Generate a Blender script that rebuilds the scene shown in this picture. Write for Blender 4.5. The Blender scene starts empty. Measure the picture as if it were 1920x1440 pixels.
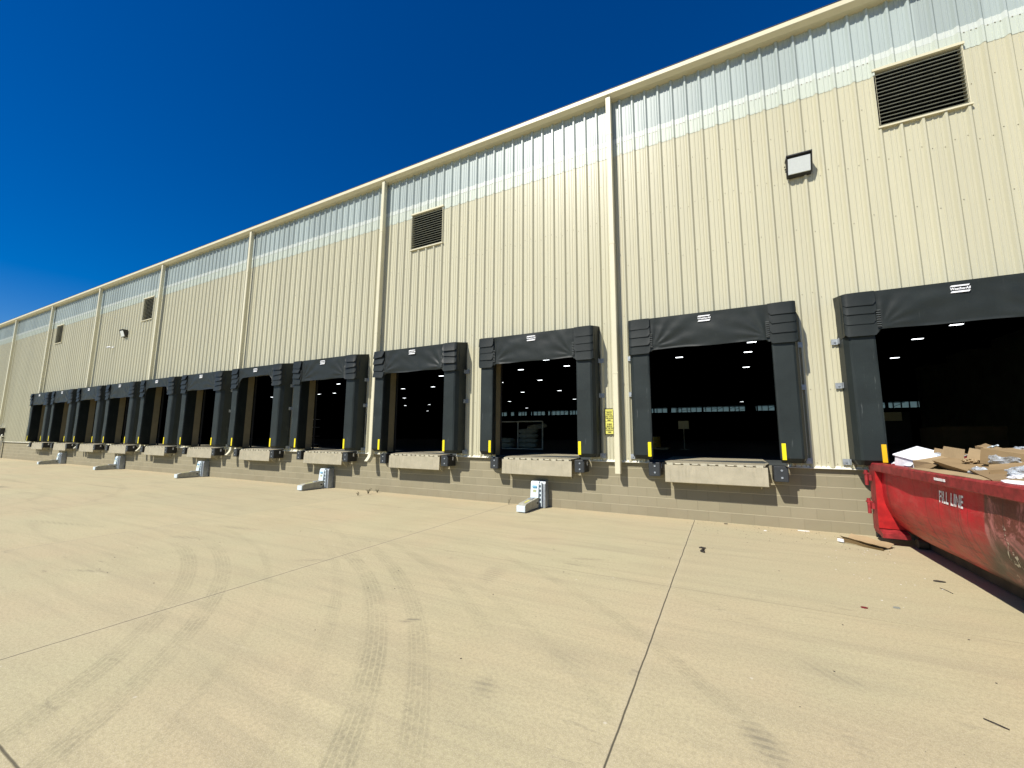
import bpy, bmesh, math, random
from mathutils import Vector, Matrix, noise
random.seed(7)
R=math.radians
S=bpy.context.scene
COL=S.collection
PI=math.pi

# ------------------------------------------------------------ materials
class NT:
    """small helper to write shader graphs"""
    def __init__(s,name):
        s.m=bpy.data.materials.new(name); s.m.use_nodes=True
        s.t=s.m.node_tree; s.n=s.t.nodes; s.l=s.t.links
        s.b=s.n.get('Principled BSDF'); s._o=None
    def node(s,t,**k):
        n=s.n.new(t)
        for a,v in k.items(): setattr(n,a,v)
        return n
    def link(s,a,b): s.l.new(a,b)
    def put(s,inp,v):
        if isinstance(v,bpy.types.NodeSocket): s.l.new(v,inp)
        elif isinstance(v,(tuple,list)):
            v=tuple(v)
            if inp.type=='RGBA' and len(v)==3: v=v+(1,)
            inp.default_value=v
        else: inp.default_value=v
    def obj(s):
        if s._o is None: s._o=s.node('ShaderNodeTexCoord').outputs['Object']
        return s._o
    def xyz(s):
        if not hasattr(s,'_x'):
            n=s.node('ShaderNodeSeparateXYZ'); s.link(s.obj(),n.inputs[0]); s._x=n
        return s._x.outputs[0],s._x.outputs[1],s._x.outputs[2]
    def math(s,op,a,b=0.0,c=0.0,clamp=False):
        n=s.node('ShaderNodeMath',operation=op,use_clamp=clamp)
        s.put(n.inputs[0],a); s.put(n.inputs[1],b)
        if op in('MULTIPLY_ADD','COMPARE','WRAP'): s.put(n.inputs[2],c)
        return n.outputs[0]
    def mapr(s,v,a,b,c=0.0,d=1.0,smooth=False):
        n=s.node('ShaderNodeMapRange'); n.clamp=True
        if smooth: n.interpolation_type='SMOOTHSTEP'
        for i,x in enumerate((v,a,b,c,d)): s.put(n.inputs[i],x)
        return n.outputs[0]
    def scale(s,sx,sy,sz,rot=(0,0,0),loc=(0,0,0)):
        n=s.node('ShaderNodeMapping'); s.link(s.obj(),n.inputs[0])
        n.inputs['Scale'].default_value=(sx,sy,sz); n.inputs['Rotation'].default_value=rot; n.inputs['Location'].default_value=loc
        return n.outputs[0]
    def noise(s,sc,det=4,rough=.55,vec=None,dist=0.0):
        n=s.node('ShaderNodeTexNoise'); s.link(vec if vec is not None else s.obj(),n.inputs['Vector'])
        n.inputs['Scale'].default_value=sc; n.inputs['Detail'].default_value=det; n.inputs['Roughness'].default_value=rough
        n.inputs['Distortion'].default_value=dist
        return n.outputs['Fac']
    def mix(s,f,a,b,mode='MIX'):
        n=s.node('ShaderNodeMix',data_type='RGBA',blend_type=mode)
        s.put(n.inputs['Factor'],f); s.put(n.inputs['A'],a); s.put(n.inputs['B'],b)
        return n.outputs['Result']
    def bump(s,h,strength=.3,dist=.01):
        n=s.node('ShaderNodeBump'); n.inputs['Strength'].default_value=strength; n.inputs['Distance'].default_value=dist
        s.link(h,n.inputs['Height']); s.link(n.outputs[0],s.b.inputs['Normal'])
    def set(s,color=None,rough=None,metal=None,spec=None):
        if color is not None: s.put(s.b.inputs['Base Color'],color)
        if rough is not None: s.put(s.b.inputs['Roughness'],rough)
        if metal is not None: s.put(s.b.inputs['Metallic'],metal)
        if spec is not None: s.put(s.b.inputs['Specular IOR Level'],spec)
        return s.m

def simple(name,col,rough=.6,metal=0,var=.12,sc=6,bump=.0,spec=.4):
    t=NT(name)
    f=t.noise(sc,5,.6)
    d=tuple(c*(1-var) for c in col); l=tuple(min(1,c*(1+var)) for c in col)
    c=t.mix(t.mapr(f,.3,.7),d,l)
    t.set(c,rough,metal,spec)
    if bump: t.bump(t.noise(sc*12,3,.6),bump,.003)
    return t.m

def siding_mat(name,base,rough=.31,metal=0.0,sheet=.05):
    t=NT(name); x,y,z=t.xyz()
    k=t.math('FLOOR',t.math('DIVIDE',x,.9534)); w=t.node('ShaderNodeTexWhiteNoise',noise_dimensions='1D'); t.link(k,w.inputs['W'])
    f=t.mapr(w.outputs['Value'],0,1,1-sheet,1+sheet*.3)
    n=t.noise(1.0,5,.6,t.scale(2.2,2.2,.35))
    f=t.math('MULTIPLY',f,t.mapr(n,.3,.7,.955,1.02))
    g=t.noise(160,2,.5); f=t.math('MULTIPLY',f,t.mapr(g,.35,.65,.965,1.02))
    # grime near the bottom edge
    gr=t.math('MULTIPLY',t.mapr(z,1.9,1.2,0,1,True),t.mapr(t.noise(5,4,.7,t.scale(3,3,.6)),.45,.75,0,.16))
    f=t.math('MULTIPLY',f,t.math('SUBTRACT',1,gr))
    c=t.mix(1.0,base,f,'MULTIPLY')
    n2=t.node('ShaderNodeCombineColor')
    for i in range(3): t.link(f,n2.inputs[i])
    c=t.mix(1.0,base,n2.outputs[0],'MULTIPLY')
    t.set(c,rough,metal,.45)
    t.bump(t.noise(3,3,.5,t.scale(1.5,1.5,.5)),.12,.01)
    return t.m
M={}
M['siding']=siding_mat('beige_ribbed_metal',(.515,.492,.350))
M['trans']=siding_mat('pale_fibreglass',(.375,.435,.415),.36,0,.12)
M['trans2']=siding_mat('pale_fibreglass_lap',(.50,.545,.465),.42,0,.03)
M['trans3']=siding_mat('white_fibreglass_seam',(.56,.60,.55),.42,0,.03)
M['trim']=simple('cream_trim',(.60,.56,.39),.45,0,.05,2)
M['pipe']=simple('cream_downspout',(.62,.585,.42),.4,0,.04,2)
M['flash']=simple('pale_base_flashing',(.80,.78,.66),.45,0,.04,3)
M['screw']=simple('screw_head',(.30,.27,.19),.5,.4,.1)
M['jamb']=simple('beige_door_jamb',(.22,.185,.105),.5,0,.12,4)
M['galv']=simple('galvanised_steel',(.33,.36,.38),.5,.45,.22,9)
M['galvrail']=simple('weathered_galvanised',(.40,.39,.31),.6,.15,.2,9)
M['white']=simple('white_painted_steel',(.58,.66,.69),.4,0,.06,6)
M['blue']=simple('blue_badge',(.01,.30,.52),.4,0,.02)
M['dark']=simple('dark_bronze_metal',(.035,.035,.033),.45,.3,.2,5)
M['slat']=simple('dark_louver_blade',(.25,.27,.24),.42,.4,.2,5)
M['blackin']=simple('recess_shade_black',(.008,.008,.008),.9,0,.1)  # near-black, stands in for shade inside the pipe outlet and arm slot
M['lens']=simple('lamp_lens',(.62,.66,.65),.25,0,.04,30)
M['cable']=simple('black_cable',(.02,.02,.02),.5,0,.1)
M['yellow']=simple('yellow_guide_stripe',(.80,.66,.012),.4,0,.05,20)
M['amber']=simple('amber_guide_stripe',(.80,.45,.012),.4,0,.05,20)
M['labelw']=simple('white_label',(.82,.83,.84),.5,0,.03)
M['ink']=simple('black_ink',(.015,.015,.012),.6,0,.05)
M['signy']=simple('yellow_sign_plate',(.66,.63,.13),.45,0,.04)
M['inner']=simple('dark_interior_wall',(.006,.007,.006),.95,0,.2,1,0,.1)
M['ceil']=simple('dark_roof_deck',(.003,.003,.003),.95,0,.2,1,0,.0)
M['partition']=simple('dim_partition_wall',(.30,.32,.20),.9,0,.15,1,0,.1)
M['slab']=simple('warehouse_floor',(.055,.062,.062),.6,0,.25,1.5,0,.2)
M['steel']=simple('grey_structural_steel',(.025,.026,.026),.6,.2,.15,3)
M['sack']=simple('pale_woven_sack',(.30,.31,.25),.85,0,.2,7,.3)
M['board']=simple('cream_board',(.50,.47,.30),.7,0,.05)
M['drumy']=simple('yellow_drum_paint',(.42,.26,.03),.5,0,.1)
M['wood']=simple('pale_wood',(.40,.29,.16),.8,0,.2,12)
M['orange']=simple('orange_crate',(.75,.30,.06),.6,0,.1)
M['weed']=simple('dry_weed',(.085,.075,.035),.9,0,.35,20)
M['rubberlit']=simple('litter_dark',(.03,.025,.02),.8,0,.2)
M['litred']=simple('litter_red',(.16,.012,.016),.6,0,.1)
M['litgrey']=simple('litter_grey',(.22,.23,.20),.8,0,.1)
M['paper']=simple('litter_white',(.78,.78,.74),.8,0,.05)
M['redtrim']=None

def rubber_mat(name,base,scuff=.5,sheen=.35):
    t=NT(name)
    n=t.noise(2.2,5,.6); c=t.mix(t.mapr(n,.3,.7),tuple(b*.8 for b in base),tuple(b*1.2 for b in base))
    # dusty scuffs, long vertical strokes
    s=t.noise(1,5,.7,t.scale(26,26,1.6)); s2=t.noise(1.3,3,.5)
    f=t.math('MULTIPLY',t.mapr(s,.63,.74),t.mapr(s2,.5,.62,0,scuff))
    c=t.mix(f,c,(.26,.28,.27))
    g=t.noise(420,1,.5)
    c=t.mix(t.mapr(g,.4,.6,0,.06),c,(.20,.21,.21))
    t.set(c,.5,0,sheen)
    t.bump(t.math('ADD',t.noise(7,4,.6),t.math('MULTIPLY',g,.12)),.22,.012)
    return t.m
M['vinyl']=rubber_mat('black_hood_vinyl',(.012,.016,.0145),.07,.22)
M['pad']=rubber_mat('charcoal_pad_vinyl',(.015,.021,.020),.6,.20)
M['bumper']=rubber_mat('black_laminated_rubber',(.03,.034,.036),.4,.3)
M['strap']=simple('hood_lacing',(.09,.10,.10),.7,0,.1)

def steelplate():
    t=NT('beige_tread_plate'); x,y,z=t.xyz()
    # raised diamond pattern
    a=t.math('SINE',t.math('MULTIPLY',t.math('ADD',x,z),150)); b=t.math('SINE',t.math('MULTIPLY',t.math('SUBTRACT',x,z),150))
    y2=t.math('SINE',t.math('MULTIPLY',t.math('ADD',x,y),150))
    p=t.mapr(t.math('MULTIPLY',a,b),.2,.75)
    n=t.noise(3.5,6,.65); st=t.noise(1,5,.7,t.scale(9,9,1.5))
    c=t.mix(t.mapr(n,.3,.7),(.37,.335,.235),(.48,.43,.305))
    c=t.mix(t.mapr(st,.55,.75,0,.45),c,(.20,.18,.12))
    c=t.mix(t.math('MULTIPLY',p,.30),c,(.20,.18,.13))
    t.set(c,.55,.25,.4); t.bump(p,.5,.004); return t.m
M['plate']=steelplate()
M['plateside']=simple('beige_steel_side',(.45,.42,.31),.55,.1,.15,4)

def block_mat():
    t=NT('painted_concrete_block'); x,y,z=t.xyz()
    cb=t.node('ShaderNodeCombineXYZ'); t.link(t.math('ADD',x,100.0),cb.inputs[0]); t.link(t.math('ADD',z,2.115),cb.inputs[1])
    def br(mort,smooth):
        b=t.node('ShaderNodeTexBrick'); b.offset=.5; b.squash=1
        t.link(cb.outputs[0],b.inputs['Vector']); b.inputs['Scale'].default_value=1; b.inputs['Mortar Size'].default_value=mort
        b.inputs['Mortar Smooth'].default_value=smooth; b.inputs['Brick Width'].default_value=.423; b.inputs['Row Height'].default_value=.2115
        b.inputs['Color1'].default_value=(0,0,0,1); b.inputs['Color2'].default_value=(1,1,1,1); return b
    b=br(.0065,.1)
    c=t.mix(b.outputs['Color'],(.235,.212,.138),(.272,.243,.160))
    n=t.noise(1.2,6,.65); c=t.mix(t.mapr(n,.35,.75,0,.45),c,(.31,.275,.19))
    # caught light painted on horizontal joints as a paler tone, vertical ones stay dull
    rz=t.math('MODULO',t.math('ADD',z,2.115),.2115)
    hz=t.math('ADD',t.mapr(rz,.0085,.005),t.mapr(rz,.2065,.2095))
    c=t.mix(t.math('MULTIPLY',b.outputs['Fac'],.38),c,(.215,.185,.12))
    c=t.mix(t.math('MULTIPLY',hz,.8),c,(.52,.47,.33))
    # dirt splashed up from the ground
    d=t.math('MULTIPLY',t.mapr(z,.55,.0,0,1,True),t.mapr(t.noise(2.3,5,.7,t.scale(1,1,1.6)),.36,.68,0,.5))
    c=t.mix(d,c,(.235,.195,.125))
    st=t.math('MULTIPLY',t.mapr(t.noise(1,5,.7,t.scale(7,7,.5)),.55,.72),.35); c=t.mix(st,c,(.27,.235,.155))
    g=t.noise(60,3,.6); c=t.mix(t.mapr(g,.35,.65,0,.14),c,(.25,.22,.15))
    t.set(c,.85,0,.2)
    h=t.math('SUBTRACT',t.math('MULTIPLY',g,.25),t.math('MULTIPLY',b.outputs['Fac'],1.0))
    t.bump(h,.5,.006); return t.m
M['block']=block_mat()

def concrete_mat():
    t=NT('broom_finished_concrete'); x,y,z=t.xyz()
    n0=t.noise(.16,5,.55); n1=t.noise(.8,6,.62); n2=t.noise(1,5,.62,t.scale(.55,2.2,1,(0,0,R(24))))
    c=t.mix(t.mapr(n1,.3,.7),(.430,.372,.212),(.530,.463,.272))
    c=t.mix(t.mapr(n0,.42,.62,0,.7),c,(.430,.395,.235))
    c=t.mix(t.mapr(n2,.50,.74,0,.42),c,(.385,.310,.185))
    h1=t.noise(.42,5,.6,t.scale(1,1,1,(0,0,0),(13,7,0))); c=t.mix(t.mapr(h1,.42,.66,0,.6),c,(.50,.385,.235))
    h2=t.noise(.30,5,.6,t.scale(1,1,1,(0,0,0),(-9,21,0))); c=t.mix(t.mapr(h2,.44,.68,0,.6),c,(.455,.425,.255))
    # long sweeping scuffs left by turning wheels, and short dark rubs
    sw=t.noise(1,6,.68,t.scale(.35,3.6,1,(0,0,R(-34))),.6); c=t.mix(t.mapr(sw,.48,.68,0,.42),c,(.30,.265,.165))
    sw2=t.noise(1,5,.66,t.scale(.28,4.5,1,(0,0,R(-8))),.5); c=t.mix(t.mapr(sw2,.52,.70,0,.45),c,(.33,.285,.18))
    rb=t.noise(1,5,.7,t.scale(2.2,9,1,(0,0,R(-22))),.3); rbm=t.mapr(t.noise(.7,3,.5,t.scale(1,1,1,(0,0,0),(4,4,0))),.55,.66)
    c=t.mix(t.math('MULTIPLY',t.mapr(rb,.60,.66,0,.65),rbm),c,(.17,.15,.10))
    lt=t.noise(1,5,.7,t.scale(1.2,7,1,(0,0,R(38)))); c=t.mix(t.mapr(lt,.60,.70,0,.35),c,(.60,.52,.34))
    # sandy orange silt washed along the wall foot
    wn=t.noise(1.3,5,.6)
    silt=t.math('MULTIPLY',t.mapr(y,-1.0,-.05,0,1,True),t.mapr(wn,.30,.62,0,.75))
    c=t.mix(silt,c,(.52,.40,.23))
    # slabs differ a little
    kx=t.math('FLOOR',t.math('DIVIDE',t.math('ADD',x,.67),4.58)); ky=t.math('FLOOR',t.math('DIVIDE',t.math('ADD',y,4.5),4.5))
    cv=t.node('ShaderNodeCombineXYZ'); t.link(kx,cv.inputs[0]); t.link(ky,cv.inputs[1])
    w=t.node('ShaderNodeTexWhiteNoise',noise_dimensions='2D'); t.link(cv.outputs[0],w.inputs['Vector'])
    c=t.mix(t.mapr(w.outputs['Value'],0,1,0,.34),c,(.345,.315,.205))
    # grain: speckle at two sizes
    g=t.noise(38,3,.75); g2=t.noise(150,2,.6)
    c=t.mix(t.mapr(g,.42,.60,.0,.42),c,(.275,.23,.14))
    c=t.mix(t.mapr(g2,.5,.64,0,.5),c,(.60,.53,.39))
    sp=t.node('ShaderNodeTexVoronoi'); sp.inputs['Scale'].default_value=2.3; t.link(t.obj(),sp.inputs['Vector'])
    c=t.mix(t.mapr(sp.outputs['Distance'],.035,.022,0,.55),c,(.62,.58,.46))
    # tyre marks: arcs with tread
    treadn=t.noise(1.7,4,.65); fine=t.noise(24,2,.6)
    total=None; light=None
    for (cx,cy,r,hw,a0,a1,st,freq) in TRACKS:
        dx=t.math('SUBTRACT',x,cx); dy=t.math('SUBTRACT',y,cy)
        rr=t.math('SQRT',t.math('ADD',t.math('MULTIPLY',dx,dx),t.math('MULTIPLY',dy,dy)))
        dd=t.math('SUBTRACT',rr,r); ad=t.math('ABSOLUTE',dd)
        band=t.mapr(ad,hw,hw*.72,0,1,True)
        an=t.math('ARCTAN2',dy,dx); am=R((a0+a1)/2); ah=R(abs(a1-a0)/2)
        am_=t.mapr(t.math('ABSOLUTE',t.math('SUBTRACT',an,am)),ah,ah*.55,0,1,True)
        groove=t.mapr(t.math('ABSOLUTE',t.math('SINE',t.math('ADD',t.math('MULTIPLY',dd,PI*2.5/hw),1.57))),.15,.55,.10,1)
        lug=t.mapr(t.math('SINE',t.math('ADD',t.math('MULTIPLY',an,r*freq*2.2),t.math('MULTIPLY',ad,45))),-.5,.5,.80,1)
        k=t.math('MULTIPLY',t.math('MULTIPLY',band,am_),t.math('MULTIPLY',t.math('MULTIPLY',groove,lug),t.mapr(treadn,.36,.62,.12*st,.60*st)))
        total=k if total is None else t.math('MAXIMUM',total,k)
    total=t.math('MULTIPLY',total,t.mapr(fine,.36,.58,.25,1))
    c=t.mix(total,c,(.165,.155,.100))
    # smudges and other dark patches
    sm=None
    for (px,py,rx,ry,an,st) in SMUDGES:
        mp=t.node('ShaderNodeMapping',vector_type='TEXTURE'); t.link(t.obj(),mp.inputs[0])
        mp.inputs['Location'].default_value=(px,py,0); mp.inputs['Rotation'].default_value=(0,0,R(an)); mp.inputs['Scale'].default_value=(rx,ry,1)
        ln=t.node('ShaderNodeVectorMath',operation='LENGTH'); t.link(mp.outputs[0],ln.inputs[0])
        e=t.math('ADD',ln.outputs['Value'],t.math('MULTIPLY',t.math('SUBTRACT',fine,.5),1.1))
        e=t.math('ADD',e,t.math('MULTIPLY',t.math('SUBTRACT',treadn,.5),1.2))
        sx=t.node('ShaderNodeSeparateXYZ'); t.link(mp.outputs[0],sx.inputs[0])
        stp=t.mapr(t.math('SINE',t.math('ADD',t.math('MULTIPLY',sx.outputs[1],ry*90),t.math('MULTIPLY',sx.outputs[0],rx*35))),-.3,.6,.35,1)
        k=t.math('MULTIPLY',t.mapr(e,1,.1,0,st*.8,True),stp); sm=k if sm is None else t.math('MAXIMUM',sm,k)
    c=t.mix(sm,c,(.14,.13,.10))
    # saw-cut joints
    wob=t.math('MULTIPLY',t.math('SUBTRACT',t.noise(2.5,3,.5),.5),.02)
    xw=t.math('ADD',x,wob); yw=t.math('ADD',y,wob)
    jn=None
    for x0 in (-.67,-5.16,-9.83,-14.4,-19.0,-23.6,-28.2,3.9):
        s=1.0 if x0>-6 else .7
        k=t.mapr(t.math('ABSOLUTE',t.math('SUBTRACT',xw,x0)),.0085,.003,0,s*.9); jn=k if jn is None else t.math('MAXIMUM',jn,k)
    for y0,s in ((-4.5,.28),(-9.02,.8),(-13.5,.6)):
        k=t.mapr(t.math('ABSOLUTE',t.math('SUBTRACT',yw,y0)),.010,.003,0,s)
        k=t.math('MULTIPLY',k,t.mapr(n1,.30,.5,.35,1)); jn=t.math('MAXIMUM',jn,k)
    hal=None
    for x0 in (-.67,-5.16,-9.83):
        k=t.mapr(t.math('ABSOLUTE',t.math('SUBTRACT',xw,x0)),.10,.0,0,.14,True); hal=k if hal is None else t.math('MAXIMUM',hal,k)
    c=t.mix(hal,c,(.50,.44,.31))
    c=t.mix(jn,c,(.055,.05,.036))
    t.set(c,.88,0,.18)
    h=t.math('ADD',t.math('MULTIPLY',g,.6),t.math('MULTIPLY',g2,.3)); h=t.math('SUBTRACT',h,t.math('MULTIPLY',jn,1.5))
    t.bump(h,.35,.006); return t.m
TRACKS=[(-9.88,-13.8,7.74,.105,24,82,.62,48),(-9.82,-13.77,8.06,.10,22,82,.70,48),
 (-8.44,-12.32,7.68,.11,20,72,.80,44),(-9.22,-13.1,9.14,.10,28,70,.62,44),(-8.09,-12.76,8.71,.085,42,72,.55,52),
 (-6.6,-11.95,8.39,.08,32,74,.5,52),(-10.6,-13.9,9.9,.07,20,70,.34,50),(-7.2,-13.4,9.0,.06,34,76,.30,50),
 (-9.7,-13.6,8.35,.05,30,90,.36,50),(-12.5,-16.2,13.2,.06,34,72,.30,50),(-4.6,-13.2,9.4,.07,50,104,.26,50),
 (-21,-12,9,.12,40,95,.38,46),(-20.6,-12,7.2,.12,40,95,.38,46),(-14,-15,13.5,.09,66,100,.3,46)]
SMUDGES=[(-2.79,-6.66,.14,.05,40,.8),(-2.78,-5.1,.22,.55,15,.33),(-1.62,-7.23,.13,.20,30,.55),(-7.49,-7.53,.5,.06,20,.5),(-8.42,-5.99,.7,.12,15,.35),
 (-8.38,-5.13,.8,.10,10,.3),(-5.29,-5.8,.45,.10,30,.4),(.1,-6.93,.13,.26,25,.7),(.63,-5.89,.30,.13,-30,.33),(.6,-6.74,.12,.3,20,.22),(-.7,-6.55,.07,.07,0,.5),
 (-1.2,-6.6,.25,.18,0,.26),(-14,-3.2,1.6,.10,4,.35),(-12,-6.6,1.6,.12,12,.3),(-19,-3.6,2.6,.12,2,.4),(-16,-1.9,2.4,.10,0,.36),(-24,-4.6,2.6,.12,2,.4),
 (-6.1,-1.3,.8,.08,8,.3),(-3.6,-1.8,.5,.1,20,.3),(-3.0,-3.1,.5,.12,24,.28),(-21.9,-5.35,.75,.20,4,.95),(-20.2,-6.0,.6,.05,10,.6),(-1.9,-3.9,.35,.07,20,.4)]  # also holds a strong dark oval at the far left
M['concrete']=concrete_mat()

def red_mat():
    t=NT('worn_red_paint'); x,y,z=t.xyz()
    n=t.noise(1.6,6,.65)
    c=t.mix(t.mapr(n,.38,.62),(.38,.006,.014),(.54,.012,.024))
    # fading to pinkish scuffs
    sc=t.noise(1,6,.7,t.scale(3,2.6,9,(R(22),0,0)))
    c=t.mix(t.mapr(sc,.50,.68,0,.5),c,(.50,.10,.085))
    # rust along the lower curve
    rn=t.noise(2.0,6,.7,t.scale(1,1,2.2)); low=t.mapr(z,.95,.25,0,1,True)
    c=t.mix(t.math('MULTIPLY',low,t.mapr(rn,.36,.60,0,.75)),c,(.36,.095,.045))
    # drag scratches
    dr=t.noise(1,5,.75,t.scale(1,2.2,20,(R(-28),0,0)))
    c=t.mix(t.math('MULTIPLY',low,t.mapr(dr,.53,.60,0,.85)),c,(.085,.025,.016))
    # vertical drips of dark grime
    dp=t.noise(1,5,.7,t.scale(1,7,.5)); c=t.mix(t.mapr(dp,.57,.66,0,.6),c,(.12,.022,.016))
    # a repainted, weathered rectangle with greasy stains
    pa=t.math('MULTIPLY',t.mapr(y,-3.36,-3.39),t.mapr(y,-4.30,-4.27))
    pn=t.noise(3.2,6,.72,None,1.2)
    pc=t.mix(t.mapr(pn,.40,.53),(.46,.17,.155),(.12,.035,.024))
    c=t.mix(t.math('MULTIPLY',pa,.95),c,pc)
    diag=t.math('ADD',t.math('MULTIPLY',y,.55),z)
    st=t.noise(1.4,5,.65,None,.8)
    dg=t.math('MULTIPLY',t.mapr(t.math('ABSOLUTE',t.math('ADD',diag,1.42)),.34,.08,0,1,True),t.mapr(st,.36,.50,0,1))
    dg=t.math('MULTIPLY',dg,t.mapr(z,1.0,.75))
    c=t.mix(dg,c,(.055,.028,.015))
    seam=t.mapr(t.math('ABSOLUTE',t.math('ADD',y,3.72)),.012,.004,0,.8); c=t.mix(seam,c,(.07,.02,.015))
    # bare flaked-off spots
    fl=t.noise(5.5,4,.7,t.scale(1,1,.8),1.0)
    fm=t.math('MULTIPLY',t.mapr(fl,.615,.625),t.math('MULTIPLY',t.mapr(y,-3.38,-3.45),t.math('MULTIPLY',t.mapr(z,.95,.85),t.mapr(z,.3,.42))))
    c=t.mix(fm,c,(.62,.55,.42))
    t.set(c,t.mapr(n,.3,.7,.38,.55),0,.45)
    t.bump(t.math('ADD',t.noise(2.2,4,.5),t.math('MULTIPLY',sc,.4)),.6,.04)
    return t.m
M['red']=red_mat()
M['redplain']=simple('bright_red_paint',(.37,.012,.013),.5,0,.35,5,.3)
M['reddark']=simple('red_brown_painted_rim',(.25,.022,.024),.5,0,.5,9,.4)
M['skid']=simple('muddy_steel_rail',(.075,.055,.035),.75,.2,.35,5)
def stencil():
    t=NT('worn_white_stencil'); n=t.noise(26,4,.7)
    c=t.mix(t.mapr(n,.36,.44),(.45,.06,.07),(.85,.84,.82)); t.set(c,.6,0,.3); return t.m
M['stencil']=stencil()
def card(name,base):
    t=NT(name); n=t.noise(2.5,4,.6); c=t.mix(t.mapr(n,.3,.7),tuple(b*.84 for b in base),tuple(b*1.08 for b in base))
    w=t.noise(1,3,.6,t.scale(2,60,2)); c=t.mix(t.mapr(w,.5,.7,0,.12),c,tuple(b*.6 for b in base))
    t.set(c,.85,0,.15); t.bump(t.noise(6,4,.6),.35,.015); return t.m
M['card']=card('brown_cardboard',(.30,.21,.11)); M['card2']=card('pale_cardboard',(.36,.265,.15)); M['card3']=card('dull_cardboard',(.25,.175,.095))
M['cardw']=card('white_coated_card',(.82,.83,.86))
def plastic():
    t=NT('clear_crumpled_film'); 
    tr=t.node('ShaderNodeBsdfTransparent'); tr.inputs[0].default_value=(.86,.90,.94,1)
    mx=t.node('ShaderNodeMixShader'); out=t.n.get('Material Output')
    t.set((.62,.68,.74),.12,0,.8); t.bump(t.noise(14,4,.6),.9,.03)
    t.put(mx.inputs[0],t.mapr(t.noise(9,3,.6),.3,.65,.22,.75)); t.link(tr.outputs[0],mx.inputs[1]); t.link(t.b.outputs[0],mx.inputs[2]); t.link(mx.outputs[0],out.inputs[0]); return t.m
M['film']=plastic()
def emis(name,col,st):
    t=NT(name); t.set((.8,.8,.8),.5); t.put(t.b.inputs['Emission Color'],col); t.b.inputs['Emission Strength'].default_value=st; return t.m
M['lamp']=emis('lit_ceiling_lamp',(.93,.97,1.0),3.5)
def pane():
    t=NT('tinted_fibreglass_pane'); tr=t.node('ShaderNodeBsdfTranslucent'); tr.inputs[0].default_value=(.5,.55,.55,1)
    t2=t.node('ShaderNodeBsdfTransparent'); t2.inputs[0].default_value=(.40,.43,.42,1)
    mx=t.node('ShaderNodeMixShader'); mx.inputs[0].default_value=.75; out=t.n.get('Material Output')
    t.link(tr.outputs[0],mx.inputs[1]); t.link(t2.outputs[0],mx.inputs[2]); t.link(mx.outputs[0],out.inputs[0]); return t.m
M['pane']=pane()

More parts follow.
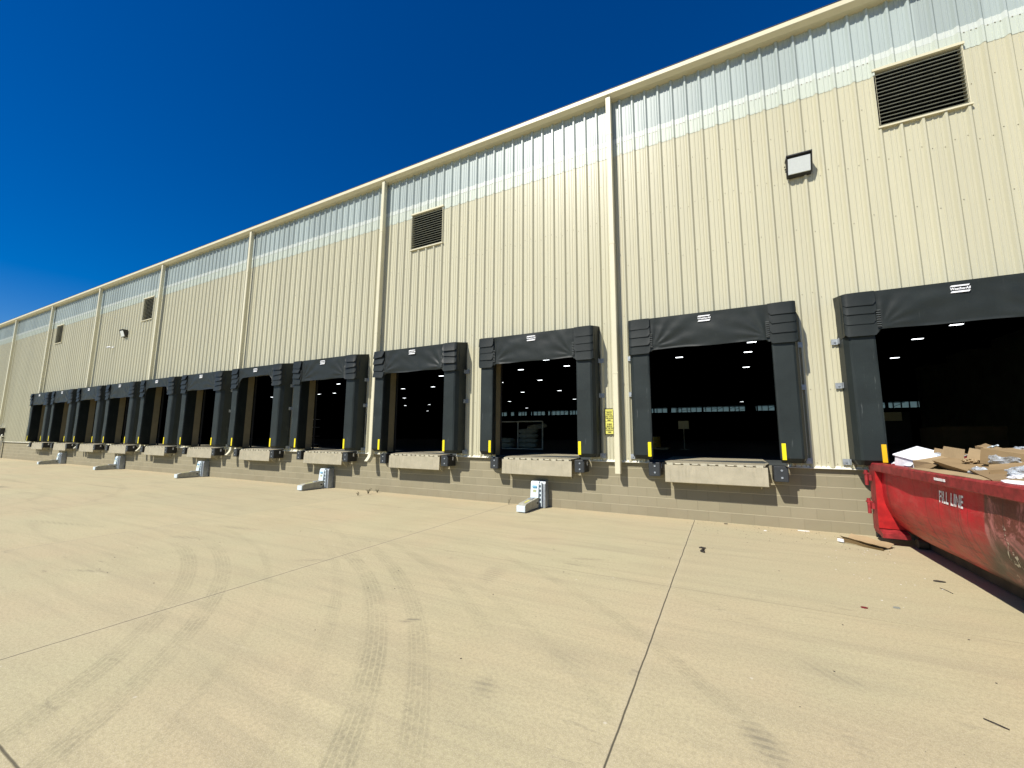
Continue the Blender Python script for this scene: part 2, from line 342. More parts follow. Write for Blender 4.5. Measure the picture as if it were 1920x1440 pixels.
# ------------------------------------------------------------ mesh helpers
class MB:
    def __init__(s): s.v=[]; s.f=[]; s.smooth=[]
    def add(s,vs,fs,smooth=False):
        o=len(s.v); s.v+= [tuple(v) for v in vs]; s.f+=[tuple(o+i for i in f) for f in fs]; s.smooth+=[smooth]*len(fs); return s
    def box(s,x0,y0,z0,x1,y1,z1,m=None):
        vs=[Vector(p) for p in ((x0,y0,z0),(x1,y0,z0),(x1,y1,z0),(x0,y1,z0),(x0,y0,z1),(x1,y0,z1),(x1,y1,z1),(x0,y1,z1))]
        if m is not None: vs=[m@v for v in vs]
        return s.add(vs,[(0,3,2,1),(4,5,6,7),(0,1,5,4),(1,2,6,5),(2,3,7,6),(3,0,4,7)])
    def bbox(s,x0,y0,z0,x1,y1,z1,b=.01,m=None):
        """box with chamfered edges"""
        bm=bmesh.new(); r=bmesh.ops.create_cube(bm,size=1)
        for v in bm.verts: v.co=Vector((x0+(v.co.x+.5)*(x1-x0),y0+(v.co.y+.5)*(y1-y0),z0+(v.co.z+.5)*(z1-z0)))
        bmesh.ops.bevel(bm,geom=bm.edges[:],offset=b,segments=2,profile=.5,affect='EDGES')
        return s.bm(bm,m)
    def bm(s,bm,m=None,smooth=False):
        bm.verts.index_update(); vs=[(m@v.co if m is not None else v.co.copy()) for v in bm.verts]
        s.add(vs,[[v.index for v in f.verts] for f in bm.faces],smooth); bm.free(); return s
    def prism(s,poly,h,axis='x',a=0,m=None,smooth=False):
        """poly extruded along axis from a to h; poly coordinates are the two other axes in order"""
        n=len(poly)
        def P(p,t):
            v={'x':(t,p[0],p[1]),'y':(p[0],t,p[1]),'z':(p[0],p[1],t)}[axis]; v=Vector(v); return m@v if m is not None else v
        vs=[P(p,a) for p in poly]+[P(p,h) for p in poly]
        fs=[tuple(range(n))[::-1],tuple(range(n,2*n))]+[(i,(i+1)%n,n+(i+1)%n,n+i) for i in range(n)]
        o=len(s.f); s.add(vs,fs)
        if smooth:
            for i in range(o+2,len(s.f)): s.smooth[i]=True
        return s
    def tube(s,pts,r,n=8,cap=True,radii=None):
        pts=[Vector(p) for p in pts]; rings=[]
        for i,p in enumerate(pts):
            d=(pts[min(i+1,len(pts)-1)]-pts[max(i-1,0)]).normalized()
            a=d.orthogonal().normalized() if i==0 else (rings_a-d*rings_a.dot(d)).normalized()
            rings_a=a; b=d.cross(a); rr=radii[i] if radii else r
            rings.append([p+(a*math.cos(2*PI*k/n)+b*math.sin(2*PI*k/n))*rr for k in range(n)])
        vs=[v for g in rings for v in g]
        fs=[(i*n+k,i*n+(k+1)%n,(i+1)*n+(k+1)%n,(i+1)*n+k) for i in range(len(pts)-1) for k in range(n)]
        s.add(vs,fs,True)
        if cap: s.add(rings[0],[tuple(range(n))[::-1]]); s.add(rings[-1],[tuple(range(n))])
        return s
    def grid(s,nu,nv,fn,thick=None,smooth=True,close=False):
        vs=[Vector(fn(i/(nu-1),j/(nv-1))) for j in range(nv) for i in range(nu)]
        fs=[(j*nu+i,j*nu+i+1,(j+1)*nu+i+1,(j+1)*nu+i) for j in range(nv-1) for i in range(nu-1)]
        if thick:
            # offset copy gives the sheet a thickness
            t=Vector(thick); n=len(vs); vs2=[v+t for v in vs]
            s.add(vs,fs,smooth); s.add(vs2,[f[::-1] for f in fs],smooth)
            rim=[i for i in range(nu)]+[j*nu+nu-1 for j in range(1,nv)]+[(nv-1)*nu+i for i in range(nu-2,-1,-1)]+[j*nu for j in range(nv-2,0,-1)]
            k=len(rim); s.add([vs[i] for i in rim]+[vs2[i] for i in rim],[(i,k+i,k+(i+1)%k,(i+1)%k) for i in range(k)])
        else: s.add(vs,fs,smooth)
        return s
    def build(s,name,mat,parent=None,fix=True):
        me=bpy.data.meshes.new(name); me.from_pydata([tuple(v) for v in s.v],[],s.f)
        me.polygons.foreach_set('use_smooth',s.smooth); me.materials.append(mat)
        if fix:
            bm=bmesh.new(); bm.from_mesh(me); bmesh.ops.recalc_face_normals(bm,faces=bm.faces); bm.to_mesh(me); bm.free()
        me.update(); o=bpy.data.objects.new(name,me); COL.objects.link(o)
        if parent is not None: o.parent=parent
        return o
def tag(o,label=None,cat=None,group=None,kind=None):
    if label: o['label']=label
    if cat: o['category']=cat
    if group: o['group']=group
    if kind: o['kind']=kind
    return o
def empty(name,loc=(0,0,0),rz=0,label=None,cat=None,group=None):
    o=bpy.data.objects.new(name,None); COL.objects.link(o); o.location=loc; o.rotation_euler=(0,0,rz); o.empty_display_size=.2
    return tag(o,label,cat,group)
def copy_tree(o,parent=None):
    c=o.copy(); COL.objects.link(c)
    if parent is not None: c.parent=parent
    for ch in list(o.children): copy_tree(ch,c)
    return c
def text_mesh(body,size,mat,name,parent,m,extrude=.001,align='CENTER',sx=1,shear=0,bold=0.0,spacing=1.0):
    cu=bpy.data.curves.new('t','FONT'); cu.body=body; cu.size=size; cu.extrude=extrude; cu.align_x=align; cu.align_y='CENTER'; cu.shear=shear
    cu.resolution_u=2; cu.offset=bold; cu.space_character=spacing
    to=bpy.data.objects.new('t',cu); COL.objects.link(to); bpy.context.view_layer.update()
    me=bpy.data.meshes.new_from_object(to.evaluated_get(bpy.context.evaluated_depsgraph_get()))
    vs=[m@Vector((v.co.x*sx,v.co.y,v.co.z)) for v in me.vertices]; fs=[tuple(p.vertices) for p in me.polygons]
    bpy.data.objects.remove(to); bpy.data.curves.remove(cu); bpy.data.meshes.remove(me)
    mb=MB().add(vs,fs)
    return mb.build(name,mat,parent,fix=False) if name else mb
FRONT=Matrix.Rotation(R(90),4,'X')      # text lying in xz plane, read from -y

# ------------------------------------------------------------ measured layout (metres)
DOORS=[-39.82,-35.97,-32.02,-28.1,-24.15,-20.2,-16.24,-12.33,-8.30,-4.31,-.23,3.73]      # left to right
ORD=['leftmost','second from the left','third from the left','fourth from the left','fifth from the left','sixth from the left','sixth from the right','fifth from the right','fourth from the right','third from the right','second from the right','rightmost']
XL,XR=-90.0,60.0
ZS=1.219; ZB=9.09; ZSEAM=9.44; ZT=10.72
OPH=1.34; ZO0,ZO1=1.27,4.25
P0=.61; PITCH=.3178
LOUV=[(-40.56,-39.38),(-27.96,-26.78),(-8.98,-7.68),(3.09,4.40)]
LZ0,LZ1=7.93,9.20

# ------------------------------------------------------------ ground
g=MB().grid(2,2,lambda u,v:(-300+600*u,-300+600*v,0)).build('concrete_ground',M['concrete'],fix=False); tag(g,kind='structure')

# ------------------------------------------------------------ warehouse
W=empty('warehouse',(0,0,0),0,'long beige ribbed metal warehouse with painted block base and loading doorways','building')
def profile():
    pts=[]
    k0=int((XL-P0)/PITCH)-1; k1=int((XR-P0)/PITCH)+1
    for k in range(k0,k1+1):
        L=P0+k*PITCH
        pts+=[(L-.102,0),(L-.070,-.050),(L-.038,-.050),(L-.001,0),(L+.072,0),(L+.080,-.011),(L+.096,-.011),(L+.104,0),(L+.150,0),(L+.158,-.011),(L+.174,-.011),(L+.182,0)]
    pts=[p for p in pts if XL<p[0]<XR]
    return pts
PR=profile()
def yat(x):
    for a,b in zip(PR,PR[1:]):
        if a[0]<=x<=b[0]: return a[1]+(b[1]-a[1])*(x-a[0])/(b[0]-a[0])
    return 0
cuts=[c+s*OPH for c in DOORS for s in(-1,1)]+[x for l in LOUV for x in (l[0]+.02,l[1]-.02)]
PRC=sorted(PR+[(x,yat(x)) for x in cuts])
def strip(zranges,off,holes,name,mat,thick=None):
    mb=MB()
    for a,b in zip(PRC,PRC[1:]):
        if b[0]-a[0]<1e-5: continue
        xm=(a[0]+b[0])/2
        for z0,z1 in zranges:
            segs=[(z0,z1)]
            for (hx0,hx1,hz0,hz1) in holes:
                if hx0<xm<hx1:
                    ns=[]
                    for (s0,s1) in segs:
                        if hz1<=s0 or hz0>=s1: ns.append((s0,s1)); continue
                        if s0<hz0: ns.append((s0,hz0))
                        if s1>hz1: ns.append((hz1,s1))
                    segs=ns
            for s0,s1 in segs:
                mb.add([(a[0],a[1]+off,s0),(b[0],b[1]+off,s0),(b[0],b[1]+off,s1),(a[0],a[1]+off,s1)],[(0,1,2,3)])
    # outward facing is -y
    return mb.build(name,mat,W,fix=False)
holes=[(c-OPH,c+OPH,0,ZO1) for c in DOORS]+[(a+.02,b-.02,LZ0+.02,LZ1-.02) for a,b in LOUV]
strip([(ZS,ZB+.3)],0,holes,'ribbed_siding',M['siding'])
strip([(ZSEAM+.14,ZT)],-.006,holes,'light_panel',M['trans'])
strip([(ZSEAM,ZSEAM+.14)],-.007,holes,'light_panel_seam',M['trans3'])
strip([(ZB,ZSEAM)],-.006,holes,'light_panel_lap',M['trans2'])
# block base with slots for the dock pits left closed
mb=MB(); xs=sorted([XL]+[c+s*1.30 for c in DOORS for s in(-1,1)]+[XR])
mb.box(XL,.03,-.3,XR,.235,ZS-.004)
mb.build('block_base',M['block'],W)
# bright drip flashing under the siding
mb=MB(); e=[XL]+sorted([c+s*OPH for c in DOORS for s in(-1,1)])+[XR]
for a,b in zip(e[::2],e[1::2]):
    mb.prism([(.02,ZS+.03),(.02,ZS-.012),(-.055,ZS-.022),(-.055,ZS-.012),(-.006,ZS+.004),(-.004,ZS+.03)],b,'x',a)
mb.build('base_flashing',M['flash'],W)
# eave gutter
mb=MB().prism([(.0,10.66),(-.170,10.66),(-.258,10.725),(-.270,10.738),(-.270,10.845),(-.25,10.86),(.02,10.86)],XR,'x',XL)
mb.build('eave_gutter',M['trim'],W)
mb=MB().prism([(-.262,10.864),(-.262,10.880),(30,12.4),(54,13.5),(54,13.4),(30,12.3),(.1,10.865)],XR,'x',XL)
mb.prism([(54.001,13.5),(108.3,10.95),(108.3,10.9),(54.001,13.4)],XR,'x',XL)
mb.build('roof',M['steel'],W)
# inner wall leaf, one mesh, openings left out
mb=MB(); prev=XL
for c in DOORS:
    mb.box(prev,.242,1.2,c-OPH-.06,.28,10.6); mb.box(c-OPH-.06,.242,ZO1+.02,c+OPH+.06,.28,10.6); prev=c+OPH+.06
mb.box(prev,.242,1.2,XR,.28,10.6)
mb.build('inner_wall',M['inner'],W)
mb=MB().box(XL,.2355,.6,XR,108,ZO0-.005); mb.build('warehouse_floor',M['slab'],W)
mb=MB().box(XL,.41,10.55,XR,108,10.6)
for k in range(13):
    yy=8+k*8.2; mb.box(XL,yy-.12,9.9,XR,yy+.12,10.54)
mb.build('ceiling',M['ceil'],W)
mb=MB().box(21.4,.41,1.27,21.7,57,10.55); mb.build('partition_wall',M['partition'],W)
# far wall: block below, strip of panes, lintel
mb=MB().box(XL,108,0,XR,108.3,8.8).box(XL,108,10.1,XR,108.3,10.9)
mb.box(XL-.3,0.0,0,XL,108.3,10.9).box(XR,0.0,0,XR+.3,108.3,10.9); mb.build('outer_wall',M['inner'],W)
x=-84.0; k=0; mull=MB(); rng=random.Random(3)
PANES=[]
while x<59:
    w=1.35
    if rng.random()<.16: w=.9; 
    dark = rng.random()<.24
    if not dark:
        pm=MB().box(x+.09,108.12,8.82,x+w-.09,108.15,10.08).build('window',M['pane'],W)
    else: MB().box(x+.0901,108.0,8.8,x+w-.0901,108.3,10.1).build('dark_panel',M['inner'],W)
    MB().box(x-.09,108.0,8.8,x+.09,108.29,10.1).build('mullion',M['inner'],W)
    if rng.random()<.3: MB().tube([(x,107.6,8.9+rng.random()*.5),(x+w,107.6,9.1+rng.random()*.9)],.06,4).build('brace',M['inner'],W)
    x+=w
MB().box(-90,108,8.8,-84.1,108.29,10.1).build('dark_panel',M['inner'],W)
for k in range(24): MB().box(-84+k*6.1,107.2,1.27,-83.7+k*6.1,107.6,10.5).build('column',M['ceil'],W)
mb=MB().box(-88,60,6.55,21,60.1,6.63); mb.build('girt_beam',M['steel'],W)
# screws
rows=[1.30,2.75,4.65,6.05,7.25,8.35]
mb=MB(); rs=random.Random(5)
k0=int((-50-P0)/PITCH)
for k in range(k0,24):
    L=P0+k*PITCH
    for zi,z in enumerate(rows):
        for dx in ((.03,) if zi%2 else (.03,.205)):
            xx=L+dx
            if xx>8: continue
            if any(c-OPH-.35<xx<c+OPH+.35 and z<4.7 for c in DOORS): continue
            if any(a-.05<xx<b+.05 and LZ0-.05<z<LZ1+.05 for a,b in LOUV): continue
            zz=z+rs.uniform(-.02,.02)+(.10 if (k%2 and zi>1) else 0); r=.0095
            n=6; vs=[(xx+r*math.cos(2*PI*i/n),0.0,zz+r*math.sin(2*PI*i/n)) for i in range(n)]+[(xx+r*.7*math.cos(2*PI*i/n),-.009,zz+r*.7*math.sin(2*PI*i/n)) for i in range(n)]
            mb.add(vs,[(i,(i+1)%n,n+(i+1)%n,n+i) for i in range(n)]+[tuple(range(n,2*n))])
    for dx in (.035,.13,.20):
        xx=L+dx; zz=ZSEAM+rs.uniform(-.006,.006)
        if xx>8 or any(a-.05<xx<b+.05 for a,b in LOUV): continue
        n=6;r=.012; vs=[(xx+r*math.cos(2*PI*i/n),-.006,zz+r*math.sin(2*PI*i/n)) for i in range(n)]+[(xx+r*.7*math.cos(2*PI*i/n),-.016,zz+r*.7*math.sin(2*PI*i/n)) for i in range(n)]
        mb.add(vs,[(i,(i+1)%n,n+(i+1)%n,n+i) for i in range(n)]+[tuple(range(n,2*n))])
o=mb.build('siding_screws',M['screw'],W); o['kind']='stuff'
# door frames
for c in DOORS:
    mb=MB()
    for s in(-1,1):
        x0=c+s*OPH; mb.box(min(x0,x0+s*.06),-.012,ZO0,max(x0,x0+s*.06),.24,ZO1)
    mb.box(c-OPH-.06,-.012,ZO1+.0005,c+OPH+.06,.24,ZO1+.06)
    # overhead door track just inside
    mb.build('door_frame',M['jamb'],W)
    for s in(-1,1): MB().box(c+s*1.37-.02,.30,ZO0,c+s*1.37+.02,.36,ZO1+.3).build('door_track',M['steel'],W)

# ------------------------------------------------------------ louvers
def louver(i,a,b):
    lab=['dark slatted wall louver leftmost on the long wall','dark slatted wall louver next to the small wall lamp on the far part','dark slatted wall louver above the fourth doorway from the right','large dark slatted louver above the rightmost doorway'][i]
    t=empty('wall_louver',((a+b)/2,0,LZ0),0,lab,'louver','louvers high in the ribbed wall')
    w=b-a; h=LZ1-LZ0
    mb=MB(); f=.024
    mb.box(-w/2,-.05,0,-w/2+f,.10,h).box(w/2-f,-.05,0,w/2,.10,h)
    mb.box(-w/2-.02,-.070,-.015,w/2+.02,.10,.02)
    mb.box(-w/2-.02,-.072,h-.03,w/2+.02,.10,h+.02)
    mb.build('frame',M['trim'],t)
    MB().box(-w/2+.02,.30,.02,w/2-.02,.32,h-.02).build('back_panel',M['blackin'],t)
    mb=MB(); n=15; hh=(h-.08)/n
    for k in range(n):
        z=.045+k*hh; mb.prism([(-.035,z),(-.043,z+.012),(.085,z+hh*.92),(.09,z+hh*.92-.008)],w/2-f,'x',-w/2+f)
    mb.build('blades',M['slat'],t)
    # opening lining
    MB().box(-w/2+.001,.101,0.001,-w/2+.012,.29,h-.001).box(w/2-.012,.101,.001,w/2-.001,.29,h-.001).build('lining',M['dark'],t)
for i,(a,b) in enumerate(LOUV): louver(i,a,b)

# ------------------------------------------------------------ wall lamps
def lamp(x,z,label):
    t=empty('wall_lamp',(x,-.034,z),0,label,'wall light','wall pack lights')
    w,h=.215,.36
    # sloped housing
    mb=MB().prism([(0,0),(-.10,.03),(-.20,.33),(-.20,.38),(0,.38)],w,'x',-w)
    for s in(-1,1): mb.prism([(-.09,-.01),(-.235,.34),(-.25,.41),(-.2,.34),(-.085,.02)],s*w+s*.012,'x',s*w)
    for k in range(3): mb.box(-w-.03,-.15+k*.04,.10+k*.08,-w-.0125,-.12+k*.04,.12+k*.08)
    mb.build('housing',M['dark'],t)
    mb=MB().add([(-w+.02,-.125,.035),(w-.02,-.125,.035),(w-.02,-.216,.335),(-w+.02,-.216,.335),(-w+.02,-.09,.035),(w-.02,-.09,.035),(w-.02,-.2,.345),(-w+.02,-.2,.345)],[(0,1,2,3),(7,6,5,4),(0,4,5,1),(1,5,6,2),(2,6,7,3),(3,7,4,0)])
    mb.build('lens',M['lens'],t)
    mb=MB().box(-w-.01,-.250,.381,w+.01,-.005,.405); mb.build('visor',M['dark'],t)
lamp(1.71,7.30,'dark framed wall lamp with pale lens below the large right louver')
lamp(-29.7,7.22,'small dark wall lamp on the far part of the wall between two louvers')
t=empty('security_camera',(-31.1,-.03,6.78),0,'small white security camera on the far wall below the little lamp','camera')
MB().bbox(-.06,-.04,-.04,.06,0,.05,.01).build('mount',M['labelw'],t)
MB().tube([(0,-.03,0),(-.02,-.14,-.02)],.02,8).build('arm',M['labelw'],t)
MB().tube([(.0,-.14,.0),(-.08,-.26,-.05)],.05,10).build('body',M['labelw'],t)

# ------------------------------------------------------------ downspouts
PIPES=[-48.93,-41.33,-33.53,-25.83,-18.02,-10.18,-2.245]
PLAB=['cream downspout nearest the left edge of the building wall','cream downspout second from the left, right of the leftmost louver side wall','cream downspout third from the left on the ribbed wall','cream downspout just right of the second louver from the left','cream downspout in the middle of the row, fourth from the left, no louver beside it'.replace(', no louver beside it',''),'cream downspout left of the louver above the fourth doorway from the right','cream downspout beside the yellow sign, ending open above the block base']
PLAB[1]='cream downspout second from the left on the ribbed wall'; PLAB[4]='cream downspout fifth from the left on the ribbed wall'; PLAB[3]='cream downspout fourth from the left, just right of a louver'
for i,x in enumerate(PIPES):
    t=empty('downspout',(x,0,0),0,PLAB[i],'downspout','downspouts from the eave gutter')
    w,y0,y1=.064,-.245,-.11; last=(i==6); zb=.94 if last else 1.20
    poly=[(-w,y0+.012),(-w+.012,y0),(w-.012,y0),(w,y0+.012),(w,y1),(-w,y1)]
    mb=MB(); n=len(poly)
    vs=[(p[0],p[1],zb) for p in poly]+[(p[0],p[1],10.668) for p in poly]
    mb.add(vs,[(k,(k+1)%n,n+(k+1)%n,n+k) for k in range(n)])
    mb.build('pipe',M['pipe'],t)
    if not last:
        # elbow kicking outwards
        mb=MB(); rings=[]
        for (dy,dz,s) in ((0,1.203,1.03),(-.03,1.12,1.03),(-.15,.985,1.03)):
            rings.append([(p[0]*s,p[1]*s+dy,dz+(p[1]-y0)*(-.35 if dy<-.1 else (-.15 if dy<0 else 0))) for p in poly])
        vs=[v for r_ in rings for v in r_]
        mb.add(vs,[(j*n+k,j*n+(k+1)%n,(j+1)*n+(k+1)%n,(j+1)*n+k) for j in range(2) for k in range(n)])
        mb.build('elbow',M['pipe'],t,fix=False)
    else:
        MB().box(-w+.004,y0+.006,zb+.012,w-.004,y1-.004,zb+.02).build('outlet_shade',M['blackin'],t)  # black plate stands in for the shade inside the open pipe end
    mb=MB()
    for z in ((3.3,6.6,9.6) if last else (5.2,8.8)): mb.box(-w-.004,y0-.004,z,w+.004,y1+.02,z+.03)
    mb.build('strap',M['pipe'],t)

# ------------------------------------------------------------ dock shelters
def shelter_parts(t,seed,drop,sag,i_far=0):
    rg=random.Random(seed)
    ph=[rg.uniform(0,6) for _ in range(8)]; nz=Vector((seed*7.3,seed*3.1,1.7))
    YF=-.52; AMP=[rg.uniform(.006,.019),rg.uniform(.006,.019)]; fr=[rg.uniform(8,14),rg.uniform(8,14)]
    # --- hood : top, sides and front curtain in one cloth
    xs_path=[]
    # path around: right side back -> front -> left
    def path(u):
        # total lengths: side .5, front 3.24, side .5
        d=u*4.24
        if d<.5: return (-1.64+.02*d/.5, -(.52)*d/.5), 0
        if d<3.74:
            x=-1.62+(d-.5); return (x,YF),1
        k=(d-3.74)/.5; return (1.62+.02*k, YF*(1-k)),2
    NU=150; NV=26
    # non-uniform u so corners are sampled exactly
    us=[i/9*.5 for i in range(10)]+[.5+3.24*i/120 for i in range(1,121)]+[3.74+.5*i/9 for i in range(1,10)]
    NU=len(us)
    def fold(x,z):
        o=0
        for s,k in ((-1,0),(1,1)):
            dx=(x-s*1.08)*(-s); dz=z-(3.80)
            r=math.hypot(dx,dz)+1e-4; th=math.atan2(dz,dx)
            if dx>-.05:
                a=AMP[k]*math.exp(-r/.6)*min(1,r/.16)
                o+=a*math.sin(th*fr[k]+ph[k]+.8*math.sin(3*r+ph[k+2]))
        n=noise.noise(Vector((x*1.6,z*2.5,0))+nz)*.020+noise.noise(Vector((x*4.2+z*2.0,z*5,3))+nz)*.008
        e=.012*math.sin(3.1*x+ph[4])*(1-(z-3.7)/.8)
        return o+n+e
    def P(ui,v):
        d=us[ui]; (x,y),seg=path(d/4.24)
        zt=4.57+(4.47-4.57)*(-y/.52)
        xa=abs(x)
        # bottom edge
        if seg==1:
            if xa<1.12: zb=drop-.02+.006*math.sin(5*x+ph[5])
            else: zb=3.70
            if xa<1.12 and drop>3.9: 
                k=max(0,(xa-.80)/.32); zb=drop-(drop-3.80)*k*k
        else: zb=3.67
        z=zt+(zb-zt)*v
        yy=y; 
        if seg==1:
            inner=1 if xa<1.12 else max(0,1-(xa-1.12)/.12)
            w=min(1,(1-v)*99)*min(1,v*5)
            yy+=fold(x,z)*w*(.45+.55*inner)
            # slight tuck at the curtain edges
            yy+=.018*math.exp(-((xa-1.12)/.03)**2)*v
            # rounded corner
            if xa>1.58: yy+=((xa-1.58)/.04)**2*.016
        else:
            ex=(.012*noise.noise(Vector((y*5,z*3,seed)))-.012*math.sin(v*PI))*1.0
            x=x+(ex if seg==2 else -ex)
        return (x,yy,z)
    mb=MB()
    vs=[P(i,j/(NV-1)) for j in range(NV) for i in range(NU)]
    mb.add(vs,[(j*NU+i,j*NU+i+1,(j+1)*NU+i+1,(j+1)*NU+i) for j in range(NV-1) for i in range(NU-1)],True)
    # inner lining gives it thickness
    vs2=[(p[0]*.985,p[1]*.955+.0,p[2]) for p in vs]
    mb.add(vs2,[((j+1)*NU+i,(j+1)*NU+i+1,j*NU+i+1,j*NU+i) for j in range(NV-1) for i in range(NU-1)],True)
    b=(NV-1)*NU
    mb.add([vs[b+i] for i in range(NU)]+[vs2[b+i] for i in range(NU)],[(i,i+1,NU+i+1,NU+i) for i in range(NU-1)])
    # top
    mb.add([(-1.64,0,4.572),(1.64,0,4.572)]+[vs[i] for i in range(NU)],[tuple([0]+list(range(2,NU+2))+[1])])
    hood=mb.build('hood',M['vinyl'],t,fix=False)
    # maker label sewn on the curtain
    yl=YF-.022
    mb=MB()
    def bar(x0,x1,z0,z1,sh=.02): mb.add([(x0,yl,z0),(x1,yl,z0),(x1+sh,yl,z1),(x0+sh,yl,z1),(x0,yl+.012,z0),(x1,yl+.012,z0),(x1+sh,yl+.012,z1),(x0+sh,yl+.012,z1)],[(0,1,2,3),(7,6,5,4),(0,4,5,1),(1,5,6,2),(2,6,7,3),(3,7,4,0)])
    lx=-.02
    bar(lx-.125,lx+.105,4.368,4.392); bar(lx-.125,lx+.105,4.262,4.290)
    tm=text_mesh('WeatherAll',.062,None,None,None,Matrix.Translation((lx,yl+.0045,4.329))@FRONT,.003,'CENTER',.86,.2,.0012)
    mb.add(tm.v,tm.f)
    mb.build('maker_label',M['labelw'],hood)
    # lacing at the two sides
    for s in(-1,1):
        mb=MB()
        for k in range(8):
            z=3.80+k*.042; mb.box(s*1.12-.03,YF-.030,z,s*1.12+.03,YF-.010,z+.010)
        mb.build('lacing',M['strap'],hood)
    # --- corner flaps, overlapping like shingles
    zb=[4.22,4.05,3.86,3.65]
    for s in(-1,1):
        for k in range(4):
            top=4.47 if k==0 else zb[k-1]+.05
            bot=zb[k]+rg.uniform(-.012,.012); out=(.012 if i_far<1 else .022)+rg.uniform(-.004,.008+.014*i_far); tw=rg.uniform(-.006,.008+.02*i_far)
            xo=s*(1.618); xi=s*(1.150+rg.uniform(-.01,.012)); rr=.055; sh=rg.uniform(-.01,.01)*(1+4*i_far)
            lay=YF-.010-(3-k)*.007
            def F(u,v,xo=xo,xi=xi,top=top,bot=bot,out=out,tw=tw,lay=lay,s=s,rr=rr,sh=sh):
                x=xo+(xi-xo)*u
                zz=bot
                # rounded lower corners
                d=abs(xi-x); d2=abs(x-xo)
                if d<rr: zz+=rr-math.sqrt(max(0,rr*rr-(rr-d)**2))
                if d2<rr: zz+=(rr-math.sqrt(max(0,rr*rr-(rr-d2)**2)))*.8
                z=top+(zz-top)*v
                y=lay-out*v**1.5-.016*math.sin(PI*u)*(1-.3*v)-tw*u*v
                if u<.12: y+=(1-u/.12)**2*.035
                return (x,y,z+sh*u*v)
            MB().grid(13,8,F,thick=(0,.008,0)).build('corner_flap',M['vinyl'],t,fix=True)
    return hood
def pads(t,amber=False,worn=0):
    for s in(-1,1):
        z0,z1=1.305,4.44
        poly=[(s*1.345,-.012),(s*1.175,-.455),(s*1.185,-.492),(s*1.215,-.5),(s*1.525,-.5),(s*1.565,-.475),(s*1.625,-.36),(s*1.632,-.03)]
        def ring(z,c=0): return [((p[0]+(-s*c*.25 if k>=4 and k<6 else (s*c*.5 if k in(1,2,3) else (-s*c*.8 if k>=6 else 0)))),p[1]+(c*1.3 if k in(1,2,3,4,5) else 0),z) for k,p in enumerate(poly)]
        rings=[ring(z0,.06),ring(z0+.09,0)]+[ring(z0+.09+(z1-z0-.09)*i/6,0) for i in range(1,7)]
        # very slight bulge from foam filling
        n=len(poly); mb=MB(); vs=[]
        for ri,r_ in enumerate(rings):
            for k,p in enumerate(r_):
                dy=0
                if k in(3,4): dy=-.006*math.sin(ri*1.7+s)
                vs.append((p[0],p[1]+dy,p[2]))
        mb.add(vs,[(j*n+k,j*n+(k+1)%n,(j+1)*n+(k+1)%n,(j+1)*n+k) for j in range(len(rings)-1) for k in range(n)])
        mb.add(vs[:n],[tuple(range(n))[::-1]]); mb.add(vs[-n:],[tuple(range(n))])
        p=mb.build('side_pad',M['pad'],t)
        xa=s*1.24
        mb=MB().grid(2,9,lambda u,v:(xa-.034+.068*u,-.514+.0*v,1.365+.315*v),thick=(0,.012,0))
        mb.build('guide_stripe',M['amber'] if amber else M['yellow'],p)
    for s in(-1,1):
        for z in (3.67,2.80,1.34):
            mb=MB().box(s*1.625,-.052,z-.055,s*1.745,-.036,z+.055).box(s*1.633,-.14,z-.055,s*1.645,-.052,z+.055)
            mb.tube([(s*1.69,-.052,z),(s*1.69,-.070,z)],.018,6)
            mb.build('wall_bracket',M['galv'],t)
look={0:'far ',}
DROP=[3.72,3.75,3.76,3.72,4.06,3.76,4.08,3.74,3.75,3.75,3.76,3.77]
extra=['','','','','with a short raised curtain','','with a short raised curtain','','with pale scuffs on its pads','','','behind the red dumpster']
proto=None
SHELTERS=[]
for i,c in enumerate(DOORS):
    lab='black dock shelter '+(extra[i]+', ' if extra[i] else '')+ORD[i]+' of the row'
    t=empty('dock_shelter',(c,0,0),0,lab,'dock shelter','black dock shelters along the wall')
    shelter_parts(t,11+i*3,DROP[i],1.0,0 if i>8 else 1)
    if proto is None or i==11:
        pads(t,amber=(i==11)); 
        if i<11: proto=t; PADS=[o for o in t.children if o.name.startswith(('side_pad','wall_bracket'))]
    else:
        for o in PADS: copy_tree(o,t)
    SHELTERS.append(t)

